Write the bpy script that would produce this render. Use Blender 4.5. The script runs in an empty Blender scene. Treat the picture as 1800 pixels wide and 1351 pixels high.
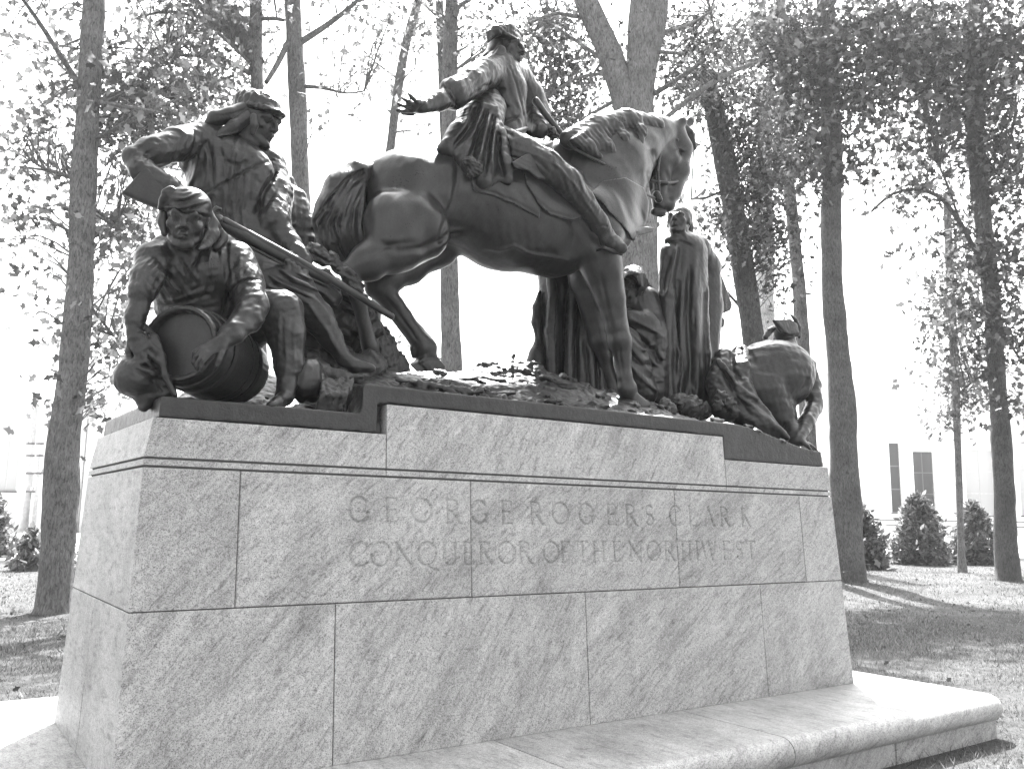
import bpy, bmesh, math, random
import numpy as np
from mathutils import Matrix, Vector

# ---------------------------------------------------------------- camera, sky, sun, exposure
scene = bpy.context.scene
col = scene.collection
FPX = 1512.08                       # focal length in photo pixels (1800 wide)
PITCH, YAW, ROLL = 0.1556, 0.6052, 0.0146
CAM = np.array([-0.7535, -3.7886, 1.6])
FW = np.array([math.sin(YAW)*math.cos(PITCH), math.cos(YAW)*math.cos(PITCH), math.sin(PITCH)])
_r = np.array([math.cos(YAW), -math.sin(YAW), 0.0])
_u = np.cross(_r, FW)
RT = _r*math.cos(ROLL) + _u*math.sin(ROLL)
UP = -_r*math.sin(ROLL) + _u*math.cos(ROLL)
HF = np.array([math.sin(YAW), math.cos(YAW), 0.0])

camd = bpy.data.cameras.new('camera')
camo = bpy.data.objects.new('camera', camd)
col.objects.link(camo)
camd.sensor_width = 36.0
camd.sensor_fit = 'HORIZONTAL'
camd.lens = 36.0*FPX/1800.0
camd.clip_start = 0.05
camd.clip_end = 2000.0
M = Matrix(((RT[0], UP[0], -FW[0], CAM[0]), (RT[1], UP[1], -FW[1], CAM[1]), (RT[2], UP[2], -FW[2], CAM[2]), (0, 0, 0, 1)))
camo.matrix_world = M
scene.camera = camo

SUN_AZ = math.radians(38.0)         # from +Y towards +X: behind the monument, a little to the right
SUN_EL = math.radians(56.0)
world = bpy.data.worlds.new('World')
scene.world = world
world.use_nodes = True
wn = world.node_tree
wn.nodes.clear()
sky = wn.nodes.new('ShaderNodeTexSky')
sky.sky_type = 'NISHITA'
sky.sun_disc = False
sky.sun_elevation = SUN_EL
sky.sun_rotation = SUN_AZ
sky.air_density = 1.0
sky.dust_density = 4.0
sky.ozone_density = 1.0
bw = wn.nodes.new('ShaderNodeRGBToBW')        # the photograph is black and white
bg = wn.nodes.new('ShaderNodeBackground')
bg.inputs['Strength'].default_value = 0.15
wo = wn.nodes.new('ShaderNodeOutputWorld')
wn.links.new(sky.outputs[0], bw.inputs[0])
wn.links.new(bw.outputs[0], bg.inputs['Color'])
wn.links.new(bg.outputs[0], wo.inputs[0])
sund = bpy.data.lights.new('sun', 'SUN')
sund.energy = 4.6
sund.angle = math.radians(0.5)
sund.color = (1.0, 1.0, 1.0)
suno = bpy.data.objects.new('sun', sund)
col.objects.link(suno)
sdir = Vector((math.sin(SUN_AZ)*math.cos(SUN_EL), math.cos(SUN_AZ)*math.cos(SUN_EL), math.sin(SUN_EL)))
suno.rotation_euler = sdir.to_track_quat('Z', 'Y').to_euler()
suno.location = (0, 0, 30)
vs = scene.view_settings
vs.view_transform = 'Standard'
vs.look = 'None'
vs.gamma = 1.0
vs.use_curve_mapping = False
vs.exposure = 2.4
scene.render.engine = 'CYCLES'
scene.cycles.max_bounces = 8
scene.cycles.transparent_max_bounces = 8

# ---------------------------------------------------------------- pixel -> place helpers
def ray(px, py):
    return FW + RT*((px-900)/FPX) - UP*((py-675.5)/FPX)
def aty(px, py, y):                 # the point of a photo pixel on the vertical plane Y = y
    d = ray(px, py); return CAM + d*((y-CAM[1])/d[1])
def ath(px, py, h):                 # ... on the upright plane h metres ahead of the camera
    d = ray(px, py); return CAM + d*(h/(d@HF))
def atz(px, py, z):
    d = ray(px, py); return CAM + d*((z-CAM[2])/d[2])
def depth(p):
    return (np.asarray(p)-CAM) @ FW
def to_px(p):
    d = np.asarray(p)-CAM; z = d @ FW
    return 900+FPX*(d@RT)/z, 675.5-FPX*(d@UP)/z

# ---------------------------------------------------------------- object helpers
def tag(o, label=None, cat=None, group=None, kind=None):
    if label: o['label'] = label
    if cat: o['category'] = cat
    if group: o['group'] = group
    if kind: o['kind'] = kind
    return o
def empty(name, loc=(0, 0, 0)):
    o = bpy.data.objects.new(name, None)
    o.location = loc
    o.empty_display_size = 0.2
    col.objects.link(o)
    return o
def link(name, me, mat, parent=None):
    o = bpy.data.objects.new(name, me)
    col.objects.link(o)
    if mat is not None and not len(me.materials): me.materials.append(mat)
    if parent is not None:
        o.parent = parent
        o.matrix_parent_inverse = Matrix.Translation(-Vector(parent.location))
    return o
def mesh_np(name, verts, faces, smooth=True):
    """verts (n,3), faces (m,k) arrays -> mesh, quickly"""
    me = bpy.data.meshes.new(name)
    verts = np.ascontiguousarray(verts, dtype=np.float32); faces = np.ascontiguousarray(faces, dtype=np.int32)
    n, (m, k) = len(verts), faces.shape
    me.vertices.add(n); me.vertices.foreach_set('co', verts.ravel())
    me.loops.add(m*k); me.loops.foreach_set('vertex_index', faces.ravel())
    me.polygons.add(m)
    me.polygons.foreach_set('loop_start', np.arange(0, m*k, k, dtype=np.int32))
    try: me.polygons.foreach_set('loop_total', np.full(m, k, dtype=np.int32))
    except Exception: pass
    me.polygons.foreach_set('use_smooth', np.full(m, smooth, dtype=bool))
    me.update(calc_edges=True)
    me.validate()
    return me
def from_bm(name, bm, mat, parent=None, smooth=False):
    me = bpy.data.meshes.new(name)
    bm.normal_update()
    bm.to_mesh(me); bm.free()
    if smooth: me.polygons.foreach_set('use_smooth', np.full(len(me.polygons), True))
    return link(name, me, mat, parent)
def add_box(bm, x0, x1, y0, y1, z0, z1):
    v = [bm.verts.new(p) for p in ((x0,y0,z0),(x1,y0,z0),(x1,y1,z0),(x0,y1,z0),(x0,y0,z1),(x1,y0,z1),(x1,y1,z1),(x0,y1,z1))]
    for f in ((0,3,2,1),(4,5,6,7),(0,1,5,4),(1,2,6,5),(2,3,7,6),(3,0,4,7)): bm.faces.new([v[i] for i in f])
    return v

# ---------------------------------------------------------------- materials (all greys: the photograph is black and white)
def mat_new(name):
    m = bpy.data.materials.new(name); m.use_nodes = True
    nt = m.node_tree
    b = nt.nodes['Principled BSDF']
    return m, nt, b
def nd(nt, typ, **kw):
    n = nt.nodes.new(typ)
    for k, v in kw.items():
        if k in n.inputs.keys() if hasattr(n.inputs, 'keys') else False: n.inputs[k].default_value = v
        else: setattr(n, k, v)
    return n
def ramp(nt, src, stops):
    r = nt.nodes.new('ShaderNodeValToRGB')
    e = r.color_ramp.elements
    while len(e) < len(stops): e.new(0.5)
    for i, (p, v) in enumerate(stops):
        e[i].position = p; e[i].color = (v, v, v, 1)
    nt.links.new(src, r.inputs[0]); return r.outputs[0]
def math_n(nt, op, a, b=None, c=None):
    n = nt.nodes.new('ShaderNodeMath'); n.operation = op
    for i, v in enumerate((a, b, c)):
        if v is None: continue
        if isinstance(v, (int, float)): n.inputs[i].default_value = v
        else: nt.links.new(v, n.inputs[i])
    return n.outputs[0]
def noise(nt, vec, scale, detail=4, rough=0.6, dist=0.0):
    n = nt.nodes.new('ShaderNodeTexNoise')
    n.inputs['Scale'].default_value = scale; n.inputs['Detail'].default_value = detail
    n.inputs['Roughness'].default_value = rough; n.inputs['Distortion'].default_value = dist
    if vec is not None: nt.links.new(vec, n.inputs['Vector'])
    return n.outputs['Fac']
def coords(nt, kind='Object', scale=(1,1,1), rot=(0,0,0)):
    t = nt.nodes.new('ShaderNodeTexCoord'); mp = nt.nodes.new('ShaderNodeMapping')
    mp.inputs['Scale'].default_value = scale; mp.inputs['Rotation'].default_value = rot
    if kind == 'World':
        g = nt.nodes.new('ShaderNodeNewGeometry'); nt.links.new(g.outputs['Position'], mp.inputs['Vector'])
    else: nt.links.new(t.outputs[kind], mp.inputs['Vector'])
    return mp.outputs[0]
def bump(nt, b, h, strength=0.3, dist=0.01):
    n = nt.nodes.new('ShaderNodeBump')
    n.inputs['Strength'].default_value = strength; n.inputs['Distance'].default_value = dist
    nt.links.new(h, n.inputs['Height']); nt.links.new(n.outputs[0], b.inputs['Normal'])

def granite(name, base=0.42, rough=0.5, vein_rot=0.6, speck=1.0):
    m, nt, b = mat_new(name)
    w = coords(nt, 'World')
    oi = nt.nodes.new('ShaderNodeObjectInfo')
    off = nt.nodes.new('ShaderNodeVectorMath'); off.operation = 'MULTIPLY_ADD'
    cx = nt.nodes.new('ShaderNodeCombineXYZ')
    for i in range(3): nt.links.new(oi.outputs['Random'], cx.inputs[i])
    nt.links.new(cx.outputs[0], off.inputs[0]); off.inputs[1].default_value = (17, 9, 13); nt.links.new(w, off.inputs[2])
    P = off.outputs[0]
    # every slab is cut with its veins at its own slant
    rot = nt.nodes.new('ShaderNodeVectorRotate'); rot.rotation_type = 'Y_AXIS'
    ang = math_n(nt, 'ADD', math_n(nt, 'MULTIPLY', oi.outputs['Random'], 0.5), 0.45)
    nt.links.new(P, rot.inputs['Vector']); nt.links.new(ang, rot.inputs['Angle'])
    mv = nt.nodes.new('ShaderNodeMapping'); mv.inputs['Scale'].default_value = (10, 10, 58)
    nt.links.new(rot.outputs[0], mv.inputs['Vector'])
    streak = noise(nt, mv.outputs[0], 1.0, 5, 0.62, 0.25)
    mv2 = nt.nodes.new('ShaderNodeMapping'); mv2.inputs['Scale'].default_value = (1.6, 1.6, 6)
    nt.links.new(rot.outputs[0], mv2.inputs['Vector'])
    cloud = noise(nt, mv2.outputs[0], 1.0, 6, 0.6, 0.7)
    fine = noise(nt, P, 190, 2, 0.7)
    grain = noise(nt, P, 60, 3, 0.7)
    s = ramp(nt, streak, [(0.28, 0.50), (0.44, 0.90), (0.72, 1.10)])
    f = ramp(nt, fine, [(0.36, 0.42), (0.47, 0.95), (0.66, 1.16)])
    g = ramp(nt, grain, [(0.3, 0.72), (0.6, 1.06)])
    c = ramp(nt, cloud, [(0.25, 0.70), (0.5, 1.0), (0.72, 1.2)])
    dirt = noise(nt, coords(nt, 'World', (3.5, 3.5, 0.9)), 1.0, 6, 0.65, 0.3)
    dr = ramp(nt, dirt, [(0.30, 0.80), (0.52, 1.0)])
    v = math_n(nt, 'MULTIPLY', math_n(nt, 'MULTIPLY', s, f), math_n(nt, 'MULTIPLY', g, c))
    v = math_n(nt, 'MULTIPLY', v, dr)
    tone = math_n(nt, 'ADD', math_n(nt, 'MULTIPLY', oi.outputs['Random'], 0.12), 0.95)
    v = math_n(nt, 'MULTIPLY', math_n(nt, 'MULTIPLY', v, tone), base*1.12)
    nt.links.new(v, b.inputs['Base Color'])
    b.inputs['Roughness'].default_value = rough
    b.inputs['Specular IOR Level'].default_value = 0.25
    bump(nt, b, math_n(nt, 'ADD', fine, streak), 0.25, 0.004)
    return m
MAT_GRANITE = granite("grey granite", 0.39, 0.5)
MAT_BENCH = granite("pale bench granite", 0.40, 0.42)
def flat(name, v, rough=0.8, spec=0.3):
    m, nt, b = mat_new(name)
    n = noise(nt, coords(nt, 'World'), 6, 5)
    nt.links.new(math_n(nt, 'MULTIPLY', ramp(nt, n, [(0.3, 0.85), (0.7, 1.1)]), v), b.inputs['Base Color'])
    b.inputs['Roughness'].default_value = rough; b.inputs['Specular IOR Level'].default_value = spec
    return m
MAT_JOINT = flat('dark mortar', 0.12)

def bronze(name='weathered bronze', v=0.040, rough=0.33, bs=0.14):
    m, nt, b = mat_new(name)
    w = coords(nt, 'World')
    big = noise(nt, w, 3.5, 6, 0.65, 0.4)
    run = noise(nt, coords(nt, 'World', (16, 16, 2.2)), 1.0, 5, 0.65)
    fine = noise(nt, w, 90, 3, 0.65)
    a = ramp(nt, big, [(0.3, 0.75), (0.52, 1.0), (0.72, 1.3)])
    c = ramp(nt, run, [(0.32, 0.84), (0.55, 1.0), (0.7, 1.18)])
    d = ramp(nt, fine, [(0.3, 0.82), (0.7, 1.14)])
    val = math_n(nt, 'MULTIPLY', math_n(nt, 'MULTIPLY', a, c), math_n(nt, 'MULTIPLY', d, v))
    nt.links.new(val, b.inputs['Base Color'])
    b.inputs['Metallic'].default_value = 0.45
    b.inputs['Specular IOR Level'].default_value = 0.5
    nt.links.new(math_n(nt, 'ADD', math_n(nt, 'MULTIPLY', math_n(nt, 'SUBTRACT', big, fine), 0.22), rough), b.inputs['Roughness'])
    lump = noise(nt, w, 28, 4, 0.6)
    bump(nt, b, math_n(nt, 'ADD', math_n(nt, 'MULTIPLY', lump, 1.0), math_n(nt, 'MULTIPLY', fine, 0.35)), bs, 0.012)
    return m
MAT_BRONZE = bronze()
MAT_BRONZE_BASE = bronze('dull bronze', 0.045, 0.42, 0.4)
MAT_BRONZE_WOOD = bronze('brown bronze', 0.034, 0.4, 0.2)

# ================================================================ SETTING: ground
GZ = 0.22
def ground_h(x, y):
    return 0.05*np.sin(x*0.21+1.0)*np.cos(y*0.17) + 0.02*np.sin(x*0.9+y*0.6) + 0.012*np.sin(x*2.3-y*1.7)
def ground_z(x, y):
    r = np.hypot(x-2.4, y-0.7)
    return GZ + ground_h(x, y)*np.clip((r-3.0)/4.0, 0, 1)
gx = np.concatenate([np.linspace(-120, -30, 7)[:-1], np.linspace(-30, 60, 181), np.linspace(60, 160, 8)[1:]])
gy = np.concatenate([np.linspace(-60, -15, 5)[:-1], np.linspace(-15, 60, 151), np.linspace(60, 170, 8)[1:]])
GX, GY = np.meshgrid(gx, gy, indexing='ij')
far = np.hypot(GX-2.4, GY-0.7)
GH = np.where(far < 80, ground_z(GX, GY), GZ)
vid = np.arange(GX.size).reshape(GX.shape)
gf = np.stack([vid[:-1, :-1], vid[1:, :-1], vid[1:, 1:], vid[:-1, 1:]], -1).reshape(-1, 4)
m, nt, b = mat_new('mown lawn soil and thatch')
w = coords(nt, 'World')
n1 = noise(nt, w, 0.9, 6, 0.65, 0.5); n2 = noise(nt, w, 22, 4, 0.7); n3 = noise(nt, w, 130, 2, 0.7)
v = math_n(nt, 'MULTIPLY', ramp(nt, n1, [(0.3, 0.6), (0.55, 1.0), (0.75, 1.5)]), ramp(nt, n2, [(0.3, 0.6), (0.65, 1.3)]))
v = math_n(nt, 'MULTIPLY', v, math_n(nt, 'MULTIPLY', ramp(nt, n3, [(0.3, 0.6), (0.7, 1.35)]), 0.115))
nt.links.new(v, b.inputs['Base Color']); b.inputs['Roughness'].default_value = 0.9
b.inputs['Specular IOR Level'].default_value = 0.15
bump(nt, b, math_n(nt, 'ADD', n2, n3), 0.8, 0.03)
MAT_LAWN = m
tag(link('ground', mesh_np('ground', np.stack([GX, GY, GH], -1).reshape(-1, 3), gf), MAT_LAWN), kind='structure')

# ================================================================ PEDESTAL
ZB, BX, BY = 0.5, 0.033, 0.0665
LEN, WID = 4.8248, 1.5388
def face_y(z): return BY*(z-ZB)
def left_x(z): return BX*(z-ZB)
pedestal = empty('stone_pedestal', (LEN/2, WID/2, ZB))
tag(pedestal, 'long grey granite block pedestal with carved lettering under the bronze group', 'pedestal')
GAP = 0.0022
def block_corners(x0, x1, y0, y1, z0, z1, end0=False, end1=False, back=False):
    """8 corners of an ashlar whose outer faces follow the batter of the pedestal"""
    P = []
    for z in (z0, z1):
        xa = left_x(z)+ (0 if end0 else 0) if end0 else x0
        xb = LEN-left_x(z) if end1 else x1
        ya = face_y(z)
        yb = WID-face_y(z) if back else y1
        P += [(xa, ya if y0 is None else y0, z), (xb, ya if y0 is None else y0, z), (xb, yb, z), (xa, yb, z)]
    return P
def ashlar(P, parent, name='granite_block', mat=None, bev=0.004):
    bm = bmesh.new()
    v = [bm.verts.new(p) for p in P]
    for f in ((0,3,2,1),(4,5,6,7),(0,1,5,4),(1,2,6,5),(2,3,7,6),(3,0,4,7)): bm.faces.new([v[i] for i in f])
    bmesh.ops.bevel(bm, geom=list(bm.edges), offset=bev, segments=2, affect='EDGES', profile=0.6)
    return from_bm(name, bm, mat or MAT_GRANITE, parent)

# --- carved capitals: each a list of strokes (points, width) in a unit-high box
def arc(cx, cy, rx, ry, a0, a1, n=18):
    t = np.radians(np.linspace(a0, a1, n))
    return [(cx+rx*math.cos(a), cy+ry*math.sin(a)) for a in t]
TK, TN = 0.15, 0.085
GLYPH = {
 'G': [(arc(.42,.5,.42,.5,40,320),TK),([(.80,.38),(.80,.08)],TK),([(.66,.40),(.90,.40)],TN)],
 'E': [([(.12,0),(.12,1)],TK),([(.02,1),(.55,1),(.57,.86)],TN),([(.12,.52),(.46,.52)],TN),([(.02,0),(.58,0),(.62,.16)],TN)],
 'O': [(arc(.47,.5,.47,.5,0,360,30),TK*.85)],
 'Q': [(arc(.47,.5,.47,.5,0,360,30),TK*.85),([(.5,.02),(.75,-.16),(1.05,-.26)],TK*.8)],
 'R': [([(.12,0),(.12,1)],TK),([(.02,1),(.35,1)]+arc(.35,.76,.25,.24,90,-90,10)+[(.12,.52)],TN*1.2),([(.34,.50),(.72,.0),(.80,-.02)],TK),([(.0,0),(.25,0)],TN)],
 'S': [(arc(.28,.76,.22,.24,40,250,12)+arc(.28,.26,.24,.26,70,-150,12),TK*.85)],
 'C': [(arc(.44,.5,.44,.5,45,315),TK),([(.75,.98),(.75,.78)],TN)],
 'L': [([(.12,0),(.12,1)],TK),([(.0,1),(.25,1)],TN),([(.0,0),(.55,0),(.60,.18)],TN)],
 'A': [([(.05,0),(.42,1)],TN),([(.42,1),(.80,0)],TK),([(.17,.34),(.62,.34)],TN),([(-.04,0),(.16,0)],TN),([(.68,0),(.92,0)],TN)],
 'K': [([(.12,0),(.12,1)],TK),([(.62,1),(.14,.46)],TN),([(.28,.60),(.72,0)],TK),([(.0,1),(.25,1)],TN),([(.0,0),(.25,0)],TN)],
 'N': [([(.10,0),(.10,1)],TN),([(.04,1),(.82,0)],TK),([(.82,0),(.82,1)],TN),([(.72,1),(.92,1)],TN),([(0,0),(.2,0)],TN)],
 'U': [([(.12,1),(.12,.32)]+arc(.42,.30,.30,.30,180,360,12)+[(.72,1)],TK*.8),([(.0,1),(.25,1)],TN),([(.62,1),(.84,1)],TN)],
 'F': [([(.12,0),(.12,1)],TK),([(.02,1),(.55,1),(.57,.84)],TN),([(.12,.50),(.46,.50)],TN),([(0,0),(.25,0)],TN)],
 'T': [([(.38,0),(.38,1)],TK),([(.02,.84),(.04,1),(.72,1),(.74,.84)],TN),([(.27,0),(.49,0)],TN)],
 'H': [([(.12,0),(.12,1)],TK),([(.72,0),(.72,1)],TK),([(.12,.52),(.72,.52)],TN),([(0,0),(.24,0)],TN),([(.6,0),(.84,0)],TN),([(0,1),(.24,1)],TN),([(.6,1),(.84,1)],TN)],
 'W': [([(.0,1),(.28,0)],TK),([(.28,0),(.52,1)],TN),([(.52,1),(.80,0)],TK),([(.80,0),(1.05,1)],TN)],
}
LINE1 = [('G',633),('E',689),('O',742),('R',798),('G',844),('E',891),('R',944),('O',986),('G',1032),('E',1075),('R',1110),('S',1142),('C',1187),('L',1218),('A',1247),('R',1275),('K',1311)]
LINE2 = [('C',629),('O',668),('N',709),('Q',751),('U',789),('E',822),('R',853),('O',889),('R',922),('O',967),('F',991),('T',1022),('H',1051),('E',1083),('N',1115),('O',1147),('R',1175),('T',1198),('H',1217),('W',1244),('E',1275),('S',1297),('T',1318)]
SEG = []
for line, ptop, pbot, h in ((LINE1, 1.0, 0.0, 0.118), (LINE2, 1.0, 0.0, 0.112)):
    yy = 0.08
    for ch, px in line:
        py = (900+(px-633)*0.014) if line is LINE1 else (974-(px-629)*0.011)
        c = aty(px, py, face_y(1.6))
        zc = (1.636 if line is LINE1 else 1.423)
        wd = max(p[0] for s in GLYPH[ch] for p in s[0])
        for pts, wdt in GLYPH[ch]:
            q = [(c[0]+(p[0]-wd/2)*h, zc+(p[1]-0.5)*h) for p in pts]
            for a, bb in zip(q[:-1], q[1:]): SEG.append((a, bb, wdt*h*0.5))
def carved_front(x0, x1, z0, z1, parent, cell=0.0045, y_back=0.7):
    nx, nz = int((x1-x0)/cell)+1, int((z1-z0)/cell)+1
    X, Z = np.meshgrid(np.linspace(x0, x1, nx), np.linspace(z0, z1, nz), indexing='ij')
    dep = np.zeros_like(X)
    for (ax, az), (bx_, bz), hw in SEG:
        lo, hi = min(ax, bx_)-.03, max(ax, bx_)+.03
        i0, i1 = np.searchsorted(X[:, 0], lo), np.searchsorted(X[:, 0], hi)
        if i1 <= i0: continue
        xs, zs = X[i0:i1], Z[i0:i1]
        vx, vz = bx_-ax, bz-az
        t = np.clip(((xs-ax)*vx+(zs-az)*vz)/max(vx*vx+vz*vz, 1e-9), 0, 1)
        d = np.hypot(xs-ax-t*vx, zs-az-t*vz)
        dep[i0:i1] = np.maximum(dep[i0:i1], np.clip(hw+0.0012-d, 0, None)*1.35)
    e = np.minimum(np.minimum(X-x0, x1-X), np.minimum(Z-z0, z1-Z))
    dep = np.maximum(dep, np.clip(0.004-e, 0, None))
    Yf = face_y(Z)+dep
    V = np.stack([X, Yf, Z], -1).reshape(-1, 3)
    vid = np.arange(nx*nz).reshape(nx, nz)
    F = np.stack([vid[:-1, :-1], vid[1:, :-1], vid[1:, 1:], vid[:-1, 1:]], -1).reshape(-1, 4)
    ring = np.concatenate([vid[:, 0], vid[-1, 1:], vid[-2::-1, -1], vid[0, -2:0:-1]])
    Vb = V[ring].copy(); Vb[:, 1] = y_back
    nb = len(ring); bid = np.arange(nb)+nx*nz
    nxt = np.roll(np.arange(nb), -1)
    Fs = np.stack([ring[nxt], ring, bid, bid[nxt]], -1)
    me = mesh_np('granite_block', np.concatenate([V, Vb]), np.concatenate([F, Fs]), smooth=True)
    return link('granite_block', me, MAT_GRANITE, parent)

Z1, Z2, Z3, Z4 = 1.203, 1.800, 1.838, 2.012
ZC = 2.165
YM = WID*0.5
# bottom course
j = [0, 0.922, 2.421, 3.912, LEN]
for i in range(4):
    for bk in (False, True):
        x0, x1 = j[i]+(GAP if i else 0), j[i+1]-(GAP if i < 3 else 0)
        ashlar(block_corners(x0, x1, (YM+0.055) if bk else None, YM+0.048, ZB, Z1-GAP, i == 0, i == 3, bk), pedestal)
# lettered course
j = [0, 0.455, 1.670, 3.172, 4.405, LEN]
for i in range(5):
    x0, x1 = j[i]+(GAP if i else 0), j[i+1]-(GAP if i < 4 else 0)
    if i in (1, 2, 3):
        carved_front(x0, x1, Z1+GAP, Z2-0.004, pedestal)
        ashlar(block_corners(x0, x1, YM+GAP, None, Z1+GAP, Z2-0.004, False, False, True), pedestal)
    else:
        ashlar(block_corners(x0, x1, None, None, Z1+GAP, Z2-0.004, i == 0, i == 4, True), pedestal)
# thin band between the two grooves
j = [0, 1.177, 3.660, LEN]
for i in range(3):
    x0, x1 = j[i]+(GAP if i else 0), j[i+1]-(GAP if i < 2 else 0)
    ashlar(block_corners(x0, x1, None, None, Z2+0.006, Z3-0.006, i == 0, i == 2, True), pedestal, 'band_course', bev=0.003)
    zt = ZC if i == 1 else Z4
    P = block_corners(x0, x1, None, None, Z3+0.004, zt, i == 0, i == 2, True)
    if i == 0:
        P[4] = (P[4][0]+0.022, P[4][1], P[4][2]); P[7] = (P[7][0]+0.022, P[7][1], P[7][2])
    ashlar(P, pedestal)
# recessed core that shows in the joints
bm = bmesh.new()
core = []
for z in (ZB+0.002, Z3+0.05):
    ins = 0.014
    core += [(left_x(z)+ins, face_y(z)+ins, z), (LEN-left_x(z)-ins, face_y(z)+ins, z), (LEN-left_x(z)-ins, WID-face_y(z)-ins, z), (left_x(z)+ins, WID-face_y(z)-ins, z)]
v = [bm.verts.new(p) for p in core]
for f in ((0,3,2,1),(4,5,6,7),(0,1,5,4),(1,2,6,5),(2,3,7,6),(3,0,4,7)): bm.faces.new([v[i] for i in f])
from_bm('mortar_core', bm, MAT_JOINT, pedestal)

# ================================================================ BENCH LEDGE round the pedestal
bench = empty('stone_bench', (LEN/2, WID/2, GZ))
tag(bench, 'low granite ledge with rounded edge running round the foot of the pedestal', 'bench')
BX0, BX1, BY0, BY1 = -0.52, 5.375, -0.80, 2.34
def ledge(x0, x1, y0, y1, ol, orr, of, ob):
    """slab with a bullnose on its outer sides"""
    r = 0.078; zt, zb = ZB, ZB-0.158
    rings = []
    prof = [(0.10, zb)]+[(r-r*math.cos(a), (zt+zb)/2+r*math.sin(a)) for a in np.radians(np.linspace(-90, 90, 13))]+[(0.10, zt)]
    def outline(o):
        def s(fl): return o if fl else (0.0035 if o < 0.09 else 0.0035)
        xa, xb, ya, yb = x0+s(ol), x1-s(orr), y0+s(of), y1-s(ob)
        R = max(0.16-o, 0.02)
        pts = []
        for cx, cy, a0, both in ((xa, ya, 180, ol and of), (xb, ya, 270, orr and of), (xb, yb, 0, orr and ob), (xa, yb, 90, ol and ob)):
            rr = R if both else 0.002
            kx = cx+rr if cx == xa else cx-rr
            ky = cy+rr if cy == ya else cy-rr
            for a in np.radians(np.linspace(a0, a0+90, 9)): pts.append((kx+rr*math.cos(a), ky+rr*math.sin(a)))
        return pts
    V, F = [], []
    n = 36
    for o, z in prof: V += [(p[0], p[1], z) for p in outline(o)]
    for k in range(len(prof)-1):
        for i in range(n):
            F.append((k*n+i, k*n+(i+1) % n, (k+1)*n+(i+1) % n, (k+1)*n+i))
    bm = bmesh.new()
    vv = [bm.verts.new(p) for p in V]
    for f in F: bm.faces.new([vv[i] for i in f])
    bm.faces.new([vv[i] for i in range(n)][::-1]); bm.faces.new([vv[(len(prof)-1)*n+i] for i in range(n)])
    o = from_bm('ledge_slab', bm, MAT_BENCH, bench, smooth=True)
    o.data.set_sharp_from_angle(angle=math.radians(35))
bj = [BX0, 0.42, 1.79, 3.12, BX1]
ym = 0.55
for i in range(4):
    ledge(bj[i], bj[i+1], BY0, ym, i == 0, i == 3, True, False)
    ledge(bj[i], bj[i+1], ym, BY1, i == 0, i == 3, False, True)
fj = [BX0+0.07, 0.9, 2.5, 4.13, BX1-0.07]
for i in range(4):
    for (ya, yb) in ((BY0+0.07, 0.7), (0.7, BY1-0.07)):
        bm = bmesh.new()
        add_box(bm, fj[i]+0.003, fj[i+1]-0.003, ya+0.003, yb-0.003, GZ-0.25, ZB-0.150)
        bmesh.ops.bevel(bm, geom=list(bm.edges), offset=0.006, segments=2, affect='EDGES')
        from_bm('footing_block', bm, MAT_GRANITE, bench)
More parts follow.
